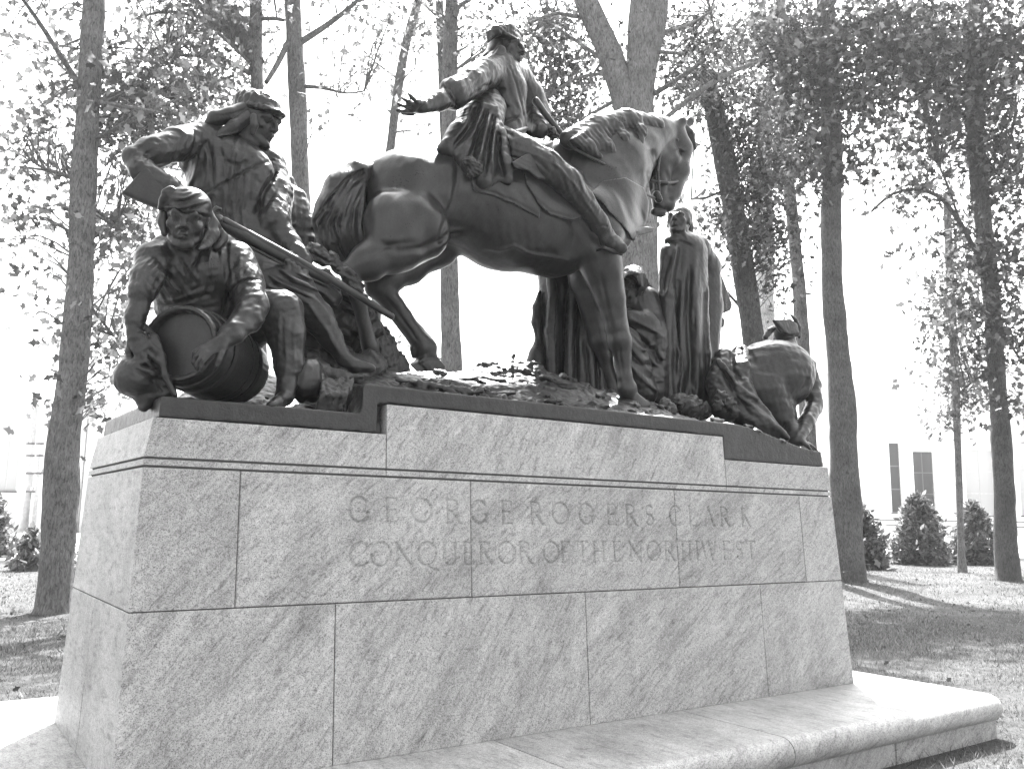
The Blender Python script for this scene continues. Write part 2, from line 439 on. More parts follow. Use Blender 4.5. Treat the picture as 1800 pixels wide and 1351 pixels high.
# ================================================================ sculpting kit: signed distance fields -> mesh
def sst(a, b, x):
    t = np.clip((x-a)/(b-a), 0, 1); return t*t*(3-2*t)
def vec(p): return np.asarray(p, dtype=np.float64)
def PX(q):                           # (px, py, Y) -> place;  a 3-vector passed as np.array is left alone
    return q[:3] if isinstance(q, np.ndarray) else aty(q[0], q[1], q[2])
class Sculpt:
    def __init__(s, vox=0.009):
        s.vox = vox; s.ops = []; s.band_ops = []; s.offset = 0.0; s.clips = []
    # ---- shapes
    def tube(s, pts, k=0.02, sub=False):
        """chain of round cones: (px, py, Y, r_px)"""
        C, R = [], []
        for q in pts:
            c = aty(q[0], q[1], q[2]); C.append(c); R.append(q[3]*depth(c)/FPX)
        s.tube3(C, R, k, sub); return s
    def tube3(s, C, R, k=0.02, sub=False):
        C = [vec(c) for c in C]
        if len(C) == 1: C = C*2; R = list(R)*2
        A = np.array(C); rm = max(R)
        def f(X, Y, Z, C=C, R=R):
            out = None
            for i in range(len(C)-1):
                a, b = C[i], C[i+1]; v = b-a; L = max(v @ v, 1e-9)
                t = ((X-a[0])*v[0]+(Y-a[1])*v[1]+(Z-a[2])*v[2])/L
                np.clip(t, 0, 1, out=t)
                d = np.sqrt((X-a[0]-t*v[0])**2+(Y-a[1]-t*v[1])**2+(Z-a[2]-t*v[2])**2)-(R[i]+t*(R[i+1]-R[i]))
                out = d if out is None else np.minimum(out, d)
            return out
        if len(C) > 2 and not sub:        # long chains: one op per link keeps the boxes small
            for i in range(len(C)-1):
                s.tube3(C[i:i+2], R[i:i+2], k)
            return s
        s.ops.append((f, A.min(0)-rm, A.max(0)+rm, k, sub)); return s
    def ell(s, px, py, y, ra, rb, rd, rot=0.0, k=0.03, sub=False, tilt=0.0):
        """ellipsoid: half sizes ra, rb in photo px (across, up before the turn), rd in metres away from the viewer"""
        c = aty(px, py, y); m = depth(c)/FPX; a = math.radians(rot)
        ax = RT*math.cos(a)+UP*math.sin(a); bx = -RT*math.sin(a)+UP*math.cos(a); fx = np.cross(ax, bx)
        if tilt:
            t = math.radians(tilt); bx, fx = bx*math.cos(t)+fx*math.sin(t), fx*math.cos(t)-bx*math.sin(t)
        return s.ell3(c, (ax, bx, fx), (ra*m, rb*m, rd), k, sub)
    def ell3(s, c, axes, r, k=0.03, sub=False):
        c = vec(c); E = np.array(axes); r = np.array(r, dtype=float)
        ext = np.sqrt(((E*r[:, None])**2).sum(0))
        def f(X, Y, Z):
            x, y, z = X-c[0], Y-c[1], Z-c[2]
            u = [(x*E[i, 0]+y*E[i, 1]+z*E[i, 2]) for i in range(3)]
            k0 = np.sqrt(sum((u[i]/r[i])**2 for i in range(3)))
            k1 = np.sqrt(sum((u[i]/r[i]**2)**2 for i in range(3)))+1e-9
            return k0*(k0-1)/k1
        s.ops.append((f, c-ext, c+ext, k, sub)); return s
    def ellw(s, px, py, y, rp, rz, ry, rot=0.0, k=0.05, sub=False):
        """ellipsoid lying along X: rp, rz = half sizes as seen in photo px, ry = half depth along Y in metres"""
        c = aty(px, py, y); m = depth(c)/FPX; d = c-CAM; psi = math.atan2(d[0], d[1])
        a = math.sqrt(max((rp*m)**2-(ry*math.sin(psi))**2, (rp*m*0.45)**2))/math.cos(psi)
        t = math.radians(rot)
        ax = np.array([math.cos(t), 0, math.sin(t)]); bx = np.array([-math.sin(t), 0, math.cos(t)])
        return s.ell3(c, (ax, bx, np.array([0, 1.0, 0])), (a, rz*m, ry), k, sub)
    def box3(s, c, axes, h, rad=0.01, k=0.005, sub=False):
        c = vec(c); E = np.array(axes); h = np.array(h, dtype=float)
        ext = (np.abs(E)*h[:, None]).sum(0)
        def f(X, Y, Z):
            x, y, z = X-c[0], Y-c[1], Z-c[2]
            q = [np.abs(x*E[i, 0]+y*E[i, 1]+z*E[i, 2])-(h[i]-rad) for i in range(3)]
            return np.sqrt(sum(np.maximum(a, 0)**2 for a in q))+np.minimum(np.maximum(np.maximum(q[0], q[1]), q[2]), 0)-rad
        s.ops.append((f, c-ext, c+ext, k, sub)); return s
    def sheet(s, poly, y, th, rad=0.008, k=0.01, ydy=(0.0, 0.0), sub=False):
        """slab cut to an outline of photo px; its middle lies on Y = y (+ slope per px in x and y from the first point)"""
        P = [(q[0], q[1]) for q in poly]
        ys = [y+ydy[0]*(q[0]-P[0][0])+ydy[1]*(q[1]-P[0][1]) for q in P]
        C3 = np.array([aty(q[0], q[1], yy) for q, yy in zip(P, ys)])
        c = C3.mean(0)
        u, sv, vt = np.linalg.svd(C3-c); E = vt     # plane axes and normal
        n2 = [((p-c) @ E[0], (p-c) @ E[1]) for p in C3]
        def f(X, Y, Z):
            x, y_, z = X-c[0], Y-c[1], Z-c[2]
            a = x*E[0, 0]+y_*E[0, 1]+z*E[0, 2]; b = x*E[1, 0]+y_*E[1, 1]+z*E[1, 2]; w = x*E[2, 0]+y_*E[2, 1]+z*E[2, 2]
            d = np.full(a.shape, 1e9); ins = np.zeros(a.shape, bool)
            for i in range(len(n2)):
                (x0, y0), (x1, y1) = n2[i], n2[(i+1) % len(n2)]
                ex, ey = x1-x0, y1-y0
                t = np.clip(((a-x0)*ex+(b-y0)*ey)/(ex*ex+ey*ey+1e-12), 0, 1)
                d = np.minimum(d, (a-x0-t*ex)**2+(b-y0-t*ey)**2)
                cnd = (y0 > b) != (y1 > b)
                ins ^= cnd & (a < ex*(b-y0)/(ey if abs(ey) > 1e-12 else 1e-12)+x0)
            d = np.sqrt(d); d = np.where(ins, -d, d)+rad
            q = np.abs(w)-th/2+rad
            return np.minimum(np.maximum(d, q), 0)+np.sqrt(np.maximum(d, 0)**2+np.maximum(q, 0)**2)-rad
        m = th+rad
        s.ops.append((f, C3.min(0)-m, C3.max(0)+m, k, sub)); return s
    # ---- surface work, measured in photo px; pos = groove depth in metres, neg = ridge
    def carve(s, pts, w, dep, y0=-9, y1=9):
        s.band_ops.append(('line', [(p[0], p[1]) for p in pts], w, dep, y0, y1)); return s
    def lines(s, many, w, dep, y0=-9, y1=9):
        for p in many: s.carve(p, w, dep, y0, y1)
        return s
    def folds(s, cx, cy, rx, ry, ang, lam, amp, y0=-9, y1=9, warp=1.0, seed=0):
        """parallel drapery folds inside a soft ellipse: ang = direction the folds RUN (deg, image), lam in px"""
        s.band_ops.append(('folds', cx, cy, rx, ry, ang, lam, amp, y0, y1, warp, seed)); return s
    def dent(s, cx, cy, rx, ry, dep, y0=-9, y1=9, rot=0):
        s.band_ops.append(('dent', cx, cy, rx, ry, dep, y0, y1, rot)); return s
    def rough(s, scale, amp, seed=0, mask=None):
        s.band_ops.append(('rough', scale, amp, seed, mask)); return s
    def wrinkle(s, direction, lam, amp, seed=0):
        """cloth folds running along a world direction, all over"""
        s.band_ops.append(('wrinkle', direction, lam, amp, seed)); return s
    # ---- evaluate
    def build(s):
        vox = s.vox
        adds = [o for o in s.ops if not o[4]]
        lo = np.min([o[1] for o in adds], 0)-0.04; hi = np.max([o[2] for o in adds], 0)+0.04
        n = np.ceil((hi-lo)/vox).astype(int)+2
        ax = [(lo[i]+np.arange(n[i])*vox).astype(np.float32) for i in range(3)]
        D = np.full(n, 1.0, dtype=np.float32)
        for f, a, b, k, sub in s.ops:
            pad = k+3*vox+0.012
            i0 = np.maximum(((a-pad-lo)/vox).astype(int), 0); i1 = np.minimum(((b+pad-lo)/vox).astype(int)+2, n)
            if (i1 <= i0).any(): continue
            sl = tuple(slice(p, q) for p, q in zip(i0, i1))
            X = ax[0][sl[0]][:, None, None]; Y = ax[1][sl[1]][None, :, None]; Z = ax[2][sl[2]][None, None, :]
            X, Y, Z = np.broadcast_arrays(X, Y, Z)
            d = f(X, Y, Z).astype(np.float32); A = D[sl]
            if sub:
                h = np.maximum(k-np.abs(A+d), 0)
                D[sl] = np.maximum(A, -d)+h*h/(4*k+1e-9)
            else:
                h = np.maximum(k-np.abs(A-d), 0)
                D[sl] = np.minimum(A, d)-h*h/(4*k+1e-9)
        if s.offset: D -= s.offset
        for poly, y0, y1 in s.clips:
            idx = np.nonzero(D < 0.03)
            P = np.stack([ax[i][idx[i]] for i in range(3)], -1).astype(np.float64)
            a, b = to_px(P); sc = ((P-CAM) @ FW)/FPX
            d = np.full(len(a), 1e9); ins = np.zeros(len(a), bool)
            for i in range(len(poly)):
                (xa, ya), (xb, yb) = poly[i][:2], poly[(i+1) % len(poly)][:2]
                ex, ey = xb-xa, yb-ya
                t = np.clip(((a-xa)*ex+(b-ya)*ey)/(ex*ex+ey*ey+1e-9), 0, 1)
                d = np.minimum(d, (a-xa-t*ex)**2+(b-ya-t*ey)**2)
                ins ^= ((ya > b) != (yb > b)) & (a < ex*(b-ya)/(ey if abs(ey) > 1e-9 else 1e-9)+xa)
            d = np.sqrt(d)*sc; d = np.where(ins, -d, d)
            d = np.maximum(d, np.maximum(y0-P[:, 1], P[:, 1]-y1))
            D[idx] = np.maximum(D[idx], d).astype(np.float32)
        if s.band_ops:
            idx = np.nonzero(np.abs(D) < 0.045)
            P = np.stack([ax[i][idx[i]] for i in range(3)], -1).astype(np.float64)
            u, v = to_px(P); yv = P[:, 1]
            add = np.zeros(len(P))
            G = []
            for i in range(3):
                ip, im = [q.copy() for q in idx], [q.copy() for q in idx]
                ip[i] = np.minimum(ip[i]+2, D.shape[i]-1); im[i] = np.maximum(im[i]-2, 0)
                G.append(D[tuple(ip)]-D[tuple(im)])
            G = np.stack(G, -1).astype(np.float64); G /= np.linalg.norm(G, axis=1)[:, None]+1e-9
            vd = P-CAM; vd /= np.linalg.norm(vd, axis=1)[:, None]
            face = -(G*vd).sum(1); FACE = sst(.05, .55, face)
            relief_done = False
            for op in sorted(s.band_ops, key=lambda o_: o_[0] in ('rough', 'wrinkle')):
                t = op[0]
                if t in ('rough', 'wrinkle') and not relief_done:
                    add *= FACE; relief_done = True
                if t == 'line':
                    _, pts, w, dep, y0, y1 = op
                    A = np.array(pts)
                    m = (u > A[:, 0].min()-3*w) & (u < A[:, 0].max()+3*w) & (v > A[:, 1].min()-3*w) & (v < A[:, 1].max()+3*w) & (yv > y0) & (yv < y1)
                    if not m.any(): continue
                    uu, vv = u[m], v[m]; d2 = np.full(len(uu), 1e9); nl = len(pts)-1
                    tb = np.zeros(len(uu))
                    for i in range(nl):
                        (xa, ya), (xb, yb) = pts[i], pts[i+1]
                        ex, ey = xb-xa, yb-ya
                        tt = np.clip(((uu-xa)*ex+(vv-ya)*ey)/(ex*ex+ey*ey+1e-9), 0, 1)
                        dd = (uu-xa-tt*ex)**2+(vv-ya-tt*ey)**2
                        mk = dd < d2; d2 = np.where(mk, dd, d2); tb = np.where(mk, (i+tt)/nl, tb)
                    taper = np.sqrt(np.clip(1-(2*tb-1)**4, 0.05, 1))
                    add[m] += dep*1.3*np.exp(-d2/(w*w))*taper
                elif t == 'folds':
                    _, cx, cy, rx, ry, ang, lam, amp, y0, y1, warp, seed = op
                    r2 = ((u-cx)/rx)**2+((v-cy)/ry)**2
                    m = (r2 < 1) & (yv > y0) & (yv < y1)
                    if not m.any(): continue
                    a = math.radians(ang); uu, vv = u[m], v[m]
                    al = uu*math.cos(a)-vv*math.sin(a); ac = uu*math.sin(a)+vv*math.cos(a)
                    rs = np.random.RandomState(seed+7)
                    ph = rs.rand(8)*6.28
                    wv = lam*0.45*warp*(np.sin(al/(lam*2.6)+ph[0])+0.7*np.sin(al/(lam*1.3)+ac/(lam*2)+ph[1])+0.5*np.sin(ac/(lam*1.7)+ph[2]))
                    x = (ac+wv)/lam*6.283
                    sg = np.sin(x+ph[3])+0.5*np.sin(x*0.53+ph[4])+0.3*np.sin(x*1.9+al/lam+ph[5])
                    sg = np.where(sg > 0, sg, sg*0.7)
                    am = 0.65+0.35*np.sin(al/(lam*1.9)+ac/(lam*1.1)+ph[6])
                    add[m] -= amp*1.05*sg*am*np.clip(1-r2[m], 0, 1)**0.5*0.6
                elif t == 'dent':
                    _, cx, cy, rx, ry, dep, y0, y1, rot = op
                    a = math.radians(rot); x, y_ = u-cx, v-cy
                    r2 = ((x*math.cos(a)-y_*math.sin(a))/rx)**2+((x*math.sin(a)+y_*math.cos(a))/ry)**2
                    m = (r2 < 6) & (yv > y0) & (yv < y1)
                    add[m] += dep*np.exp(-r2[m])
                elif t == 'rough':
                    _, sc, amp, seed, mask = op
                    rs = np.random.RandomState(seed+3)
                    tot = np.zeros(len(P))
                    for o in range(3):
                        q = 0
                        for jj in range(4):
                            kv = rs.randn(3); kv /= np.linalg.norm(kv); q = q+np.sin(P @ (kv*6.283/(sc/1.9**o))+rs.rand()*6.28+0.8*np.sin(P @ (rs.randn(3)*3/sc)))
                        tot += q*0.55**o
                    add += amp*tot*0.35*(1.0 if mask is None else mask(P))
                elif t == 'wrinkle':
                    _, dr, lam, amp, seed = op
                    dr = vec(dr)/np.linalg.norm(dr); rs = np.random.RandomState(seed+11)
                    tot = np.zeros(len(P))
                    wv = lam*0.35*(np.sin(P @ (rs.randn(3)*2.2/lam))+np.sin(P @ (rs.randn(3)*1.6/lam)))
                    for jj in range(5):
                        kv = rs.randn(3); kv -= dr*(kv @ dr)*0.9; kv /= np.linalg.norm(kv)
                        tot += np.sin((P @ kv+wv)*6.283/(lam*(0.75+0.6*rs.rand()))+rs.rand()*6.28)
                    tot = np.abs(tot*0.5); add -= amp*(np.minimum(tot, 1.6)-0.6)
            if not relief_done: add *= FACE
            D[idx] += add.astype(np.float32)
        return surface_nets(D, lo, vox)
    def mesh(s, name, mat, parent=None):
        V, F = s.build()
        return link(name, mesh_np(name, V, F, True), mat, parent)

def surface_nets(D, lo, vox):
    S = (D < 0)
    c = np.zeros(tuple(np.array(S.shape)-1), np.int8)
    for i in (0, 1):
        for jn in (0, 1):
            for k in (0, 1): c += S[i:S.shape[0]-1+i, jn:S.shape[1]-1+jn, k:S.shape[2]-1+k]
    act = np.nonzero((c > 0) & (c < 8))
    idx = np.full(c.shape, -1, np.int32); idx[act] = np.arange(len(act[0]))
    I, J, K = act
    acc = np.zeros((len(I), 3)); cnt = np.zeros(len(I))
    corners = [(i, jn, k) for i in (0, 1) for jn in (0, 1) for k in (0, 1)]
    val = {q: D[I+q[0], J+q[1], K+q[2]] for q in corners}
    for a in corners:
        for axn in range(3):
            if a[axn]: continue
            b = list(a); b[axn] = 1; b = tuple(b)
            va, vb = val[a], val[b]
            m = (va < 0) != (vb < 0)
            t = va[m]/(va[m]-vb[m])
            p = np.tile(np.array(a, float), (m.sum(), 1)); p[:, axn] = t
            acc[m] += p; cnt[m] += 1
    V = np.array(lo)+(np.stack([I, J, K], -1)+acc/cnt[:, None])*vox
    faces = []
    for axn in range(3):
        o = [x for x in range(3) if x != axn]
        sl0 = [slice(1, -1)]*3; sl1 = [slice(1, -1)]*3
        sl0[axn] = slice(0, -1); sl1[axn] = slice(1, None)
        a, b = S[tuple(sl0)], S[tuple(sl1)]
        e = np.nonzero(a != b)
        ins = a[e]
        base = [e[0], e[1], e[2]]
        base = [base[x]+(1 if x != axn else 0) for x in range(3)]
        q = []
        for d0, d1 in ((-1, -1), (0, -1), (0, 0), (-1, 0)):
            g = list(base); g[o[0]] = g[o[0]]+d0; g[o[1]] = g[o[1]]+d1
            q.append(idx[g[0], g[1], g[2]])
        q = np.stack(q, -1)
        flip = ins if axn != 1 else ~ins
        q[~flip] = q[~flip][:, ::-1]
        faces.append(q)
    F = np.concatenate(faces); F = F[(F >= 0).all(1)]
    return V, F

# ---------------------------------------------------------------- heads and hands
def frame(az, pitch=0.0, roll=0.0):
    """facing: az 0 = at the viewer, +90 = to the right of the picture; pitch up positive; returns side, forward, up"""
    a, p, r = map(math.radians, (az, pitch, roll))
    f = (-HF*math.cos(a)+_r*math.sin(a))*math.cos(p)+np.array([0, 0, 1.0])*math.sin(p)
    side = np.cross(f, np.array([0, 0, 1.0])); side /= np.linalg.norm(side)
    up = np.cross(side, f)
    side, up = side*math.cos(r)+up*math.sin(r), up*math.cos(r)-side*math.sin(r)
    return side, f, up
def head(S, c, fr, h, beard=False, ears=True, stern=1.0):
    """c = head centre, h = head height in metres (chin to crown)"""
    X, Y, Z = fr; c = vec(c)
    def L(x, y, z): return c+(X*x+Y*y+Z*z)*h
    def e(p, r, k=0.06, sub=False): S.ell3(L(*p), (X, Y, Z), [q*h for q in r], k*h, sub)
    def t(ps, rs, k=0.04, sub=False): S.tube3([L(*p) for p in ps], [q*h for q in rs], k*h, sub)
    e((0, -.07, .12), (.335, .42, .38), .05)
    e((0, .10, -.12), (.262, .29, .37), .08)
    t([(-.21, -.02, -.26), (-.10, .22, -.42)], (.085, .075), .08)
    t([(.21, -.02, -.26), (.10, .22, -.42)], (.085, .075), .08)
    e((0, .27, -.43), (.11, .09, .085), .06)
    for q in (-1, 1):
        e((q*.19, .23, -.11), (.10, .09, .075), .07)                       # cheekbone
        e((q*.13, .43, .0), (.088, .11, .062), .04, True)                 # eye socket
        e((q*.135, .325, -.015), (.062, .055, .055), .012)                  # eyeball
        t([(q*.05, .365, .028), (q*.15, .375, .075), (q*.235, .27, .045)], (.040, .044, .032), .05)   # brow
        t([(q*.07, .355, -.005), (q*.14, .375, .018), (q*.205, .325, -.01)], (.017, .020, .016), .015)   # upper lid
        t([(q*.08, .352, -.045), (q*.14, .358, -.055), (q*.20, .315, -.04)], (.014, .015, .012), .02)
        e((q*.052, .405, -.150), (.042, .05, .036), .03)                    # nostril wing
        t([(q*.07, .38, -.16), (q*.14, .30, -.27)], (.012, .014), .05)
        if ears: e((q*.335, -.04, -.03), (.035, .085, .125), .03); e((q*.365, -.02, -.03), (.02, .045, .075), .02, True)
    t([(0, .365, .045), (0, .445, -.07), (0, .475, -.135)], (.040, .042, .050), .035)   # nose
    t([(-.10, .318, -.305), (-.03, .39, -.252), (.03, .39, -.252), (.10, .318, -.305)], (.015, .027, .027, .015), .02)
    t([(-.09, .322, -.315), (0, .385, -.308), (.09, .322, -.315)], (.016, .032, .016), .02)
    t([(-.12, .335, -.328), (0, .425, -.280), (.12, .335, -.328)], (.012, .011, .012), .012, True)
    e((0, .37, -.365), (.09, .05, .022), .03, True)
    if beard:
        e((0, .20, -.40), (.22, .2, .16), .06)
    return L
def hand(S, w, d, n, size, curl=(30, 35, 25), spread=8, thumb=1, tcurl=20, k=0.006):
    """w wrist, d pointing direction, n back-of-hand normal, size = hand length in metres"""
    d = vec(d)/np.linalg.norm(d); n = vec(n)-d*(vec(n) @ d); n /= np.linalg.norm(n); sd = np.cross(d, n)*thumb
    w = vec(w); s = size
    S.tube3([w, w+d*s*.12], [s*.155, s*.15], k*2)
    S.box3(w+d*s*.28, (d, sd, n), (s*.24, s*.205, s*.085), s*.07, k*2)
    Ls = (.40, .44, .41, .33)
    for i in range(4):
        off = (0.155-i*.105)*s
        a = math.radians((1.5-i)*spread)
        dir0 = d*math.cos(a)+sd*math.sin(a)
        p = w+d*s*(.47+(.02 if i in (1, 2) else -.01))+sd*off
        C, R = [p-d*s*.14, p], [s*.062, s*.060]
        ang = 0.0
        for jn, fr_ in enumerate((.44, .31, .25)):
            ang += math.radians(curl[jn]*(1+.12*(i-1.5)*(.5 if jn else 1)))
            q = dir0*math.cos(ang)-n*math.sin(ang)
            p = p+q*s*Ls[i]*fr_
            C.append(p); R.append(s*(.055-.007*jn))
        S.tube3(C, R, k*.6)
    p = w+d*s*.10+sd*s*.14
    C, R = [p], [s*.085]
    a = math.radians(42)
    for jn, L_ in enumerate((.20, .15, .12)):
        q = d*math.cos(a)+sd*math.sin(a)-n*(0.25+.18*jn)
        q /= np.linalg.norm(q); p = p+q*s*L_; C.append(p); R.append(s*(.072-.010*jn)); a -= math.radians(tcurl)
    S.tube3(C, R, k)

# ================================================================ THE HORSE
HY = 0.80
def horse_trunk(S):
    S.ellw(716, 350, HY, 80, 84, .29, 8)
    S.ellw(700, 365, HY, 66, 70, .27, 0)
    S.ellw(795, 350, HY, 95, 82, .32, -4, k=.10)
    S.ellw(885, 378, HY, 110, 98, .37, -8, k=.12)
    S.ellw(970, 392, HY, 92, 96, .36, -6, k=.12)
    S.ellw(1045, 385, HY, 72, 92, .33, 0, k=.10)
    S.tube([(676, 312, HY, 24), (720, 292, HY, 24), (800, 285, HY, 26), (930, 292, HY, 24), (1000, 275, HY, 24)], .10)
    S.ellw(1090, 370, HY, 38, 62, .26, 0, k=.10)
horse = empty('horse_statue', tuple(aty(900, 680, HY)))
tag(horse, 'bronze horse standing with braced hind leg and bowed head, carrying the rider', 'horse statue')
S = Sculpt(0.0095)
horse_trunk(S)
# neck and head
S.tube([(1040, 335, HY, 82), (1076, 294, HY-.02, 68), (1106, 264, HY-.03, 50), (1136, 244, HY-.04, 39)], .06)
S.tube([(1060, 300, HY, 60), (1150, 238, HY-.03, 34), (1178, 236, HY-.04, 27)], .05)
S.ell(1164, 279, HY-.05, 33, 33, .10, k=.03)
S.tube([(1180, 240, HY-.05, 25), (1192, 262, HY-.05, 24), (1190, 300, HY-.05, 22), (1180, 338, HY-.05, 17), (1170, 356, HY-.05, 16)], .03)
S.tube([(1158, 286, HY-.05, 24), (1160, 330, HY-.05, 17), (1158, 360, HY-.05, 12)], .03)
S.ell(1170, 360, HY-.05, 17, 14, .075, 20, k=.02)
S.tube([(1150, 372, HY-.05, 7), (1162, 374, HY-.05, 9)], .015)
S.tube([(1188, 228, HY-.13, 9), (1199, 214, HY-.14, 8), (1205, 203, HY-.14, 2.5)], .015)
S.tube([(1196, 226, HY+.04, 8), (1212, 214, HY+.04, 8), (1219, 203, HY+.04, 2.5)], .015)
# thighs and legs
S.ellw(700, 392, .60, 62, 58, .16, 20, k=.08)
S.tube([(735, 405, .60, 56), (694, 432, .60, 46), (648, 460, .60, 30), (614, 476, .60, 19)], .06)        # near gaskin to hock
S.tube([(606, 470, .60, 10), (616, 486, .60, 16), (632, 535, .62, 12.5), (644, 585, .66, 12), (650, 608, .68, 15), (654, 628, .70, 14)], .015)
S.tube([(745, 405, 1.0, 60), (765, 430, 1.0, 40), (718, 470, 1.0, 28), (682, 492, 1.0, 24), (662, 505, 1.0, 21)], .05)    # far gaskin
S.tube([(652, 490, 1.0, 13), (674, 512, 1.0, 21), (706, 556, 1.0, 17), (738, 600, 1.0, 18), (746, 612, 1.0, 21), (752, 630, 1.0, 19)], .02)
S.tube([(688, 515, 1.0, 10), (720, 560, 1.0, 8), (752, 598, 1.0, 10)], .012)
fx = np.array([.72, 0, -.69]); fz = np.array([.69, 0, .72]); fy = np.array([0, 1.0, 0])
S.tube([(748, 622, 1.0, 17), (755, 638, 1.0, 17)], .008)
S.box3(aty(754, 641, 1.0), (fx, fz, fy), (.078, .058, .07), .018, .012)
S.box3(aty(745, 654, 1.0), (fx, fz, fy), (.088, .012, .066), .006, .006)
S.tube([(727, 612, 1.0, 8), (728, 626, 1.0, 5)], .01)
S.carve([(736, 640), (752, 628), (768, 630)], 2.2, .008)
# fore limbs
S.ellw(1052, 398, .56, 50, 66, .15, -20, k=.06)
S.tube([(1045, 420, .60, 52), (1058, 470, .60, 36), (1072, 520, .60, 27), (1084, 575, .60, 20), (1089, 600, .60, 21), (1094, 625, .60, 15), (1098, 662, .60, 13), (1102, 684, .60, 17), (1108, 700, .60, 14)], .025)
S.tube([(1103, 690, .60, 13), (1116, 713, .60, 20)], .01)
S.box3(aty(1118, 712, .60), (np.array([.9, 0, -.42]), np.array([.42, 0, .9]), fy), (.075, .05, .07), .02, .015)
S.tube([(1030, 440, 1.0, 46), (1030, 490, 1.0, 30), (1044, 550, 1.0, 22), (1055, 600, 1.0, 20), (1062, 625, 1.0, 14), (1072, 665, 1.0, 12), (1078, 684, 1.0, 15), (1086, 702, 1.0, 16)], .025)
# muscle, veins, folds of skin
S.carve([(804, 275), (803, 320), (796, 352), (784, 380)], 5, .014, -9, .8)
S.carve([(786, 382), (775, 408), (770, 424), (790, 410), (815, 405)], 5, .020, -9, .8)
S.carve([(640, 300), (645, 350), (650, 400)], 6, .012, -9, .8)
S.carve([(665, 425), (700, 440), (740, 436), (775, 420)], 7, .016, -9, .8)
S.dent(690, 330, 34, 26, .010, -9, .8).dent(735, 390, 16, 40, .014, -9, .8, 20).dent(760, 320, 14, 34, .010, -9, .8, 10)
S.dent(705, 395, 12, 40, .010, -9, .8, -25)
for q in range(7): S.carve([(840+q*16, 385-q*1+(q % 2)*5), (846+q*16, 425+q*3), (850+q*15, 450+q*2)], 5.5, .0028, -9, .75)
S.carve([(850, 436), (880, 440), (905, 432), (930, 446), (965, 452), (1000, 458)], 3.0, -.010, -9, .75)
S.carve([(1000, 370), (1010, 410), (1000, 450)], 8, .016, -9, .75)
S.carve([(1010, 385), (1040, 425), (1072, 440)], 7, .014, -9, .72)
S.carve([(1100, 330), (1112, 360), (1110, 395)], 7, .012, -9, .8)
S.carve([(1030, 318), (1075, 335), (1105, 360), (1122, 380)], 8, -.008, -9, .8)
S.carve([(1055, 480), (1066, 530), (1076, 580)], 3.5, .008, -9, .62)
S.carve([(1088, 610), (1096, 665)], 2.5, .007, -9, .62)
S.carve([(676, 520), (708, 562), (736, 600)], 2.6, .009, -9, 1.0)
S.carve([(640, 450), (690, 430), (730, 425)], 4, .010, -9, .62)
S.carve([(1142, 262), (1148, 290), (1150, 312)], 7, .03, -9, .85)
S.carve([(1140, 300), (1143, 318), (1146, 335)], 5, .03, -9, .85)
# face
S.dent(1196, 268, 6, 5, .020, -9, HY)                       # eye socket
S.ell(1197, 268, HY-.135, 5, 4.5, .018, k=.006)
S.carve([(1188, 263), (1196, 261), (1204, 265)], 2, -.010, -9, HY)
S.carve([(1170, 300), (1175, 320), (1172, 340)], 4, .010, -9, HY)
S.dent(1178, 352, 5, 4, .020, -9, HY)
S.carve([(1152, 362), (1164, 366), (1176, 368)], 2, .012, -9, HY)
S.rough(.16, .0025, 2)
S.mesh('body', MAT_BRONZE, horse)
# tail
S = Sculpt(0.009)
S.tube([(652, 300, HY, 14), (628, 306, HY, 22), (606, 336, HY, 36), (598, 375, HY, 44), (606, 412, HY, 42), (620, 442, HY, 33), (630, 462, HY, 20)], .03)
S.tube([(600, 345, HY, 30), (574, 388, HY, 22), (580, 430, HY, 24), (606, 468, HY, 14)], .03)
rs = random.Random(5)
for q in range(15):
    o = q/14.0
    pts = [(640+4*o, 297+22*o), (612+26*o, 310+30*o), (580+50*o, 345+22*o), (556+72*o, 390+10*o), (566+66*o, 430+4*o), (596+40*o, 470-6*o)]
    pts = [(a+rs.uniform(-3, 3), b_+rs.uniform(-3, 3)) for a, b_ in pts]
    S.carve(pts, 2.2+rs.random()*1.4, .013)
S.rough(.05, .003, 4)
S.mesh('tail', MAT_BRONZE, horse)
# mane: a heavy slab of locks thrown to the near side
S = Sculpt(0.0085)
S.tube([(1000, 246, HY-.14, 18), (1045, 226, HY-.14, 22), (1100, 215, HY-.15, 22), (1150, 222, HY-.15, 18)], .03)
S.sheet([(1000, 246), (1030, 226), (1070, 210), (1112, 202), (1160, 210), (1172, 222), (1150, 246), (1122, 266), (1100, 286), (1082, 292), (1052, 272), (1022, 262)], HY-.245, .07, .03, .04, (.0006, -.0006))
for a, b_, c in [((1010, 240), (1034, 258), (1054, 276)), ((1040, 224), (1068, 258), (1088, 290)), ((1076, 212), (1096, 244), (1104, 278)), ((1112, 206), (1126, 232), (1124, 258))]:
    S.tube([(a[0], a[1], HY-.16, 10), (b_[0], b_[1], HY-.255, 11), (c[0], c[1], HY-.27, 6)], .03)
for i in range(22):
    x = 1000+i*7.2
    S.carve([(x, 244-34*math.sin(i/21*1.7)), (x+20, 262-20*math.sin(i/21*2)), (x+30-i*.9, 292-i*1.2)], 1.7+rs.random(), .009*rs.uniform(.4, 1.4))
S.rough(.06, .003, 9)
S.mesh('mane', MAT_BRONZE, horse)
S = Sculpt(0.008)
S.tube([(1196, 220, HY-.07, 9), (1210, 236, HY-.08, 10), (1218, 258, HY-.07, 7), (1212, 270, HY-.08, 3)], .012)
for q in range(4): S.carve([(1196+q*4, 218), (1208+q*3, 240), (1211+q*3, 266)], 1.6, .008)
S.mesh('forelock', MAT_BRONZE, horse)
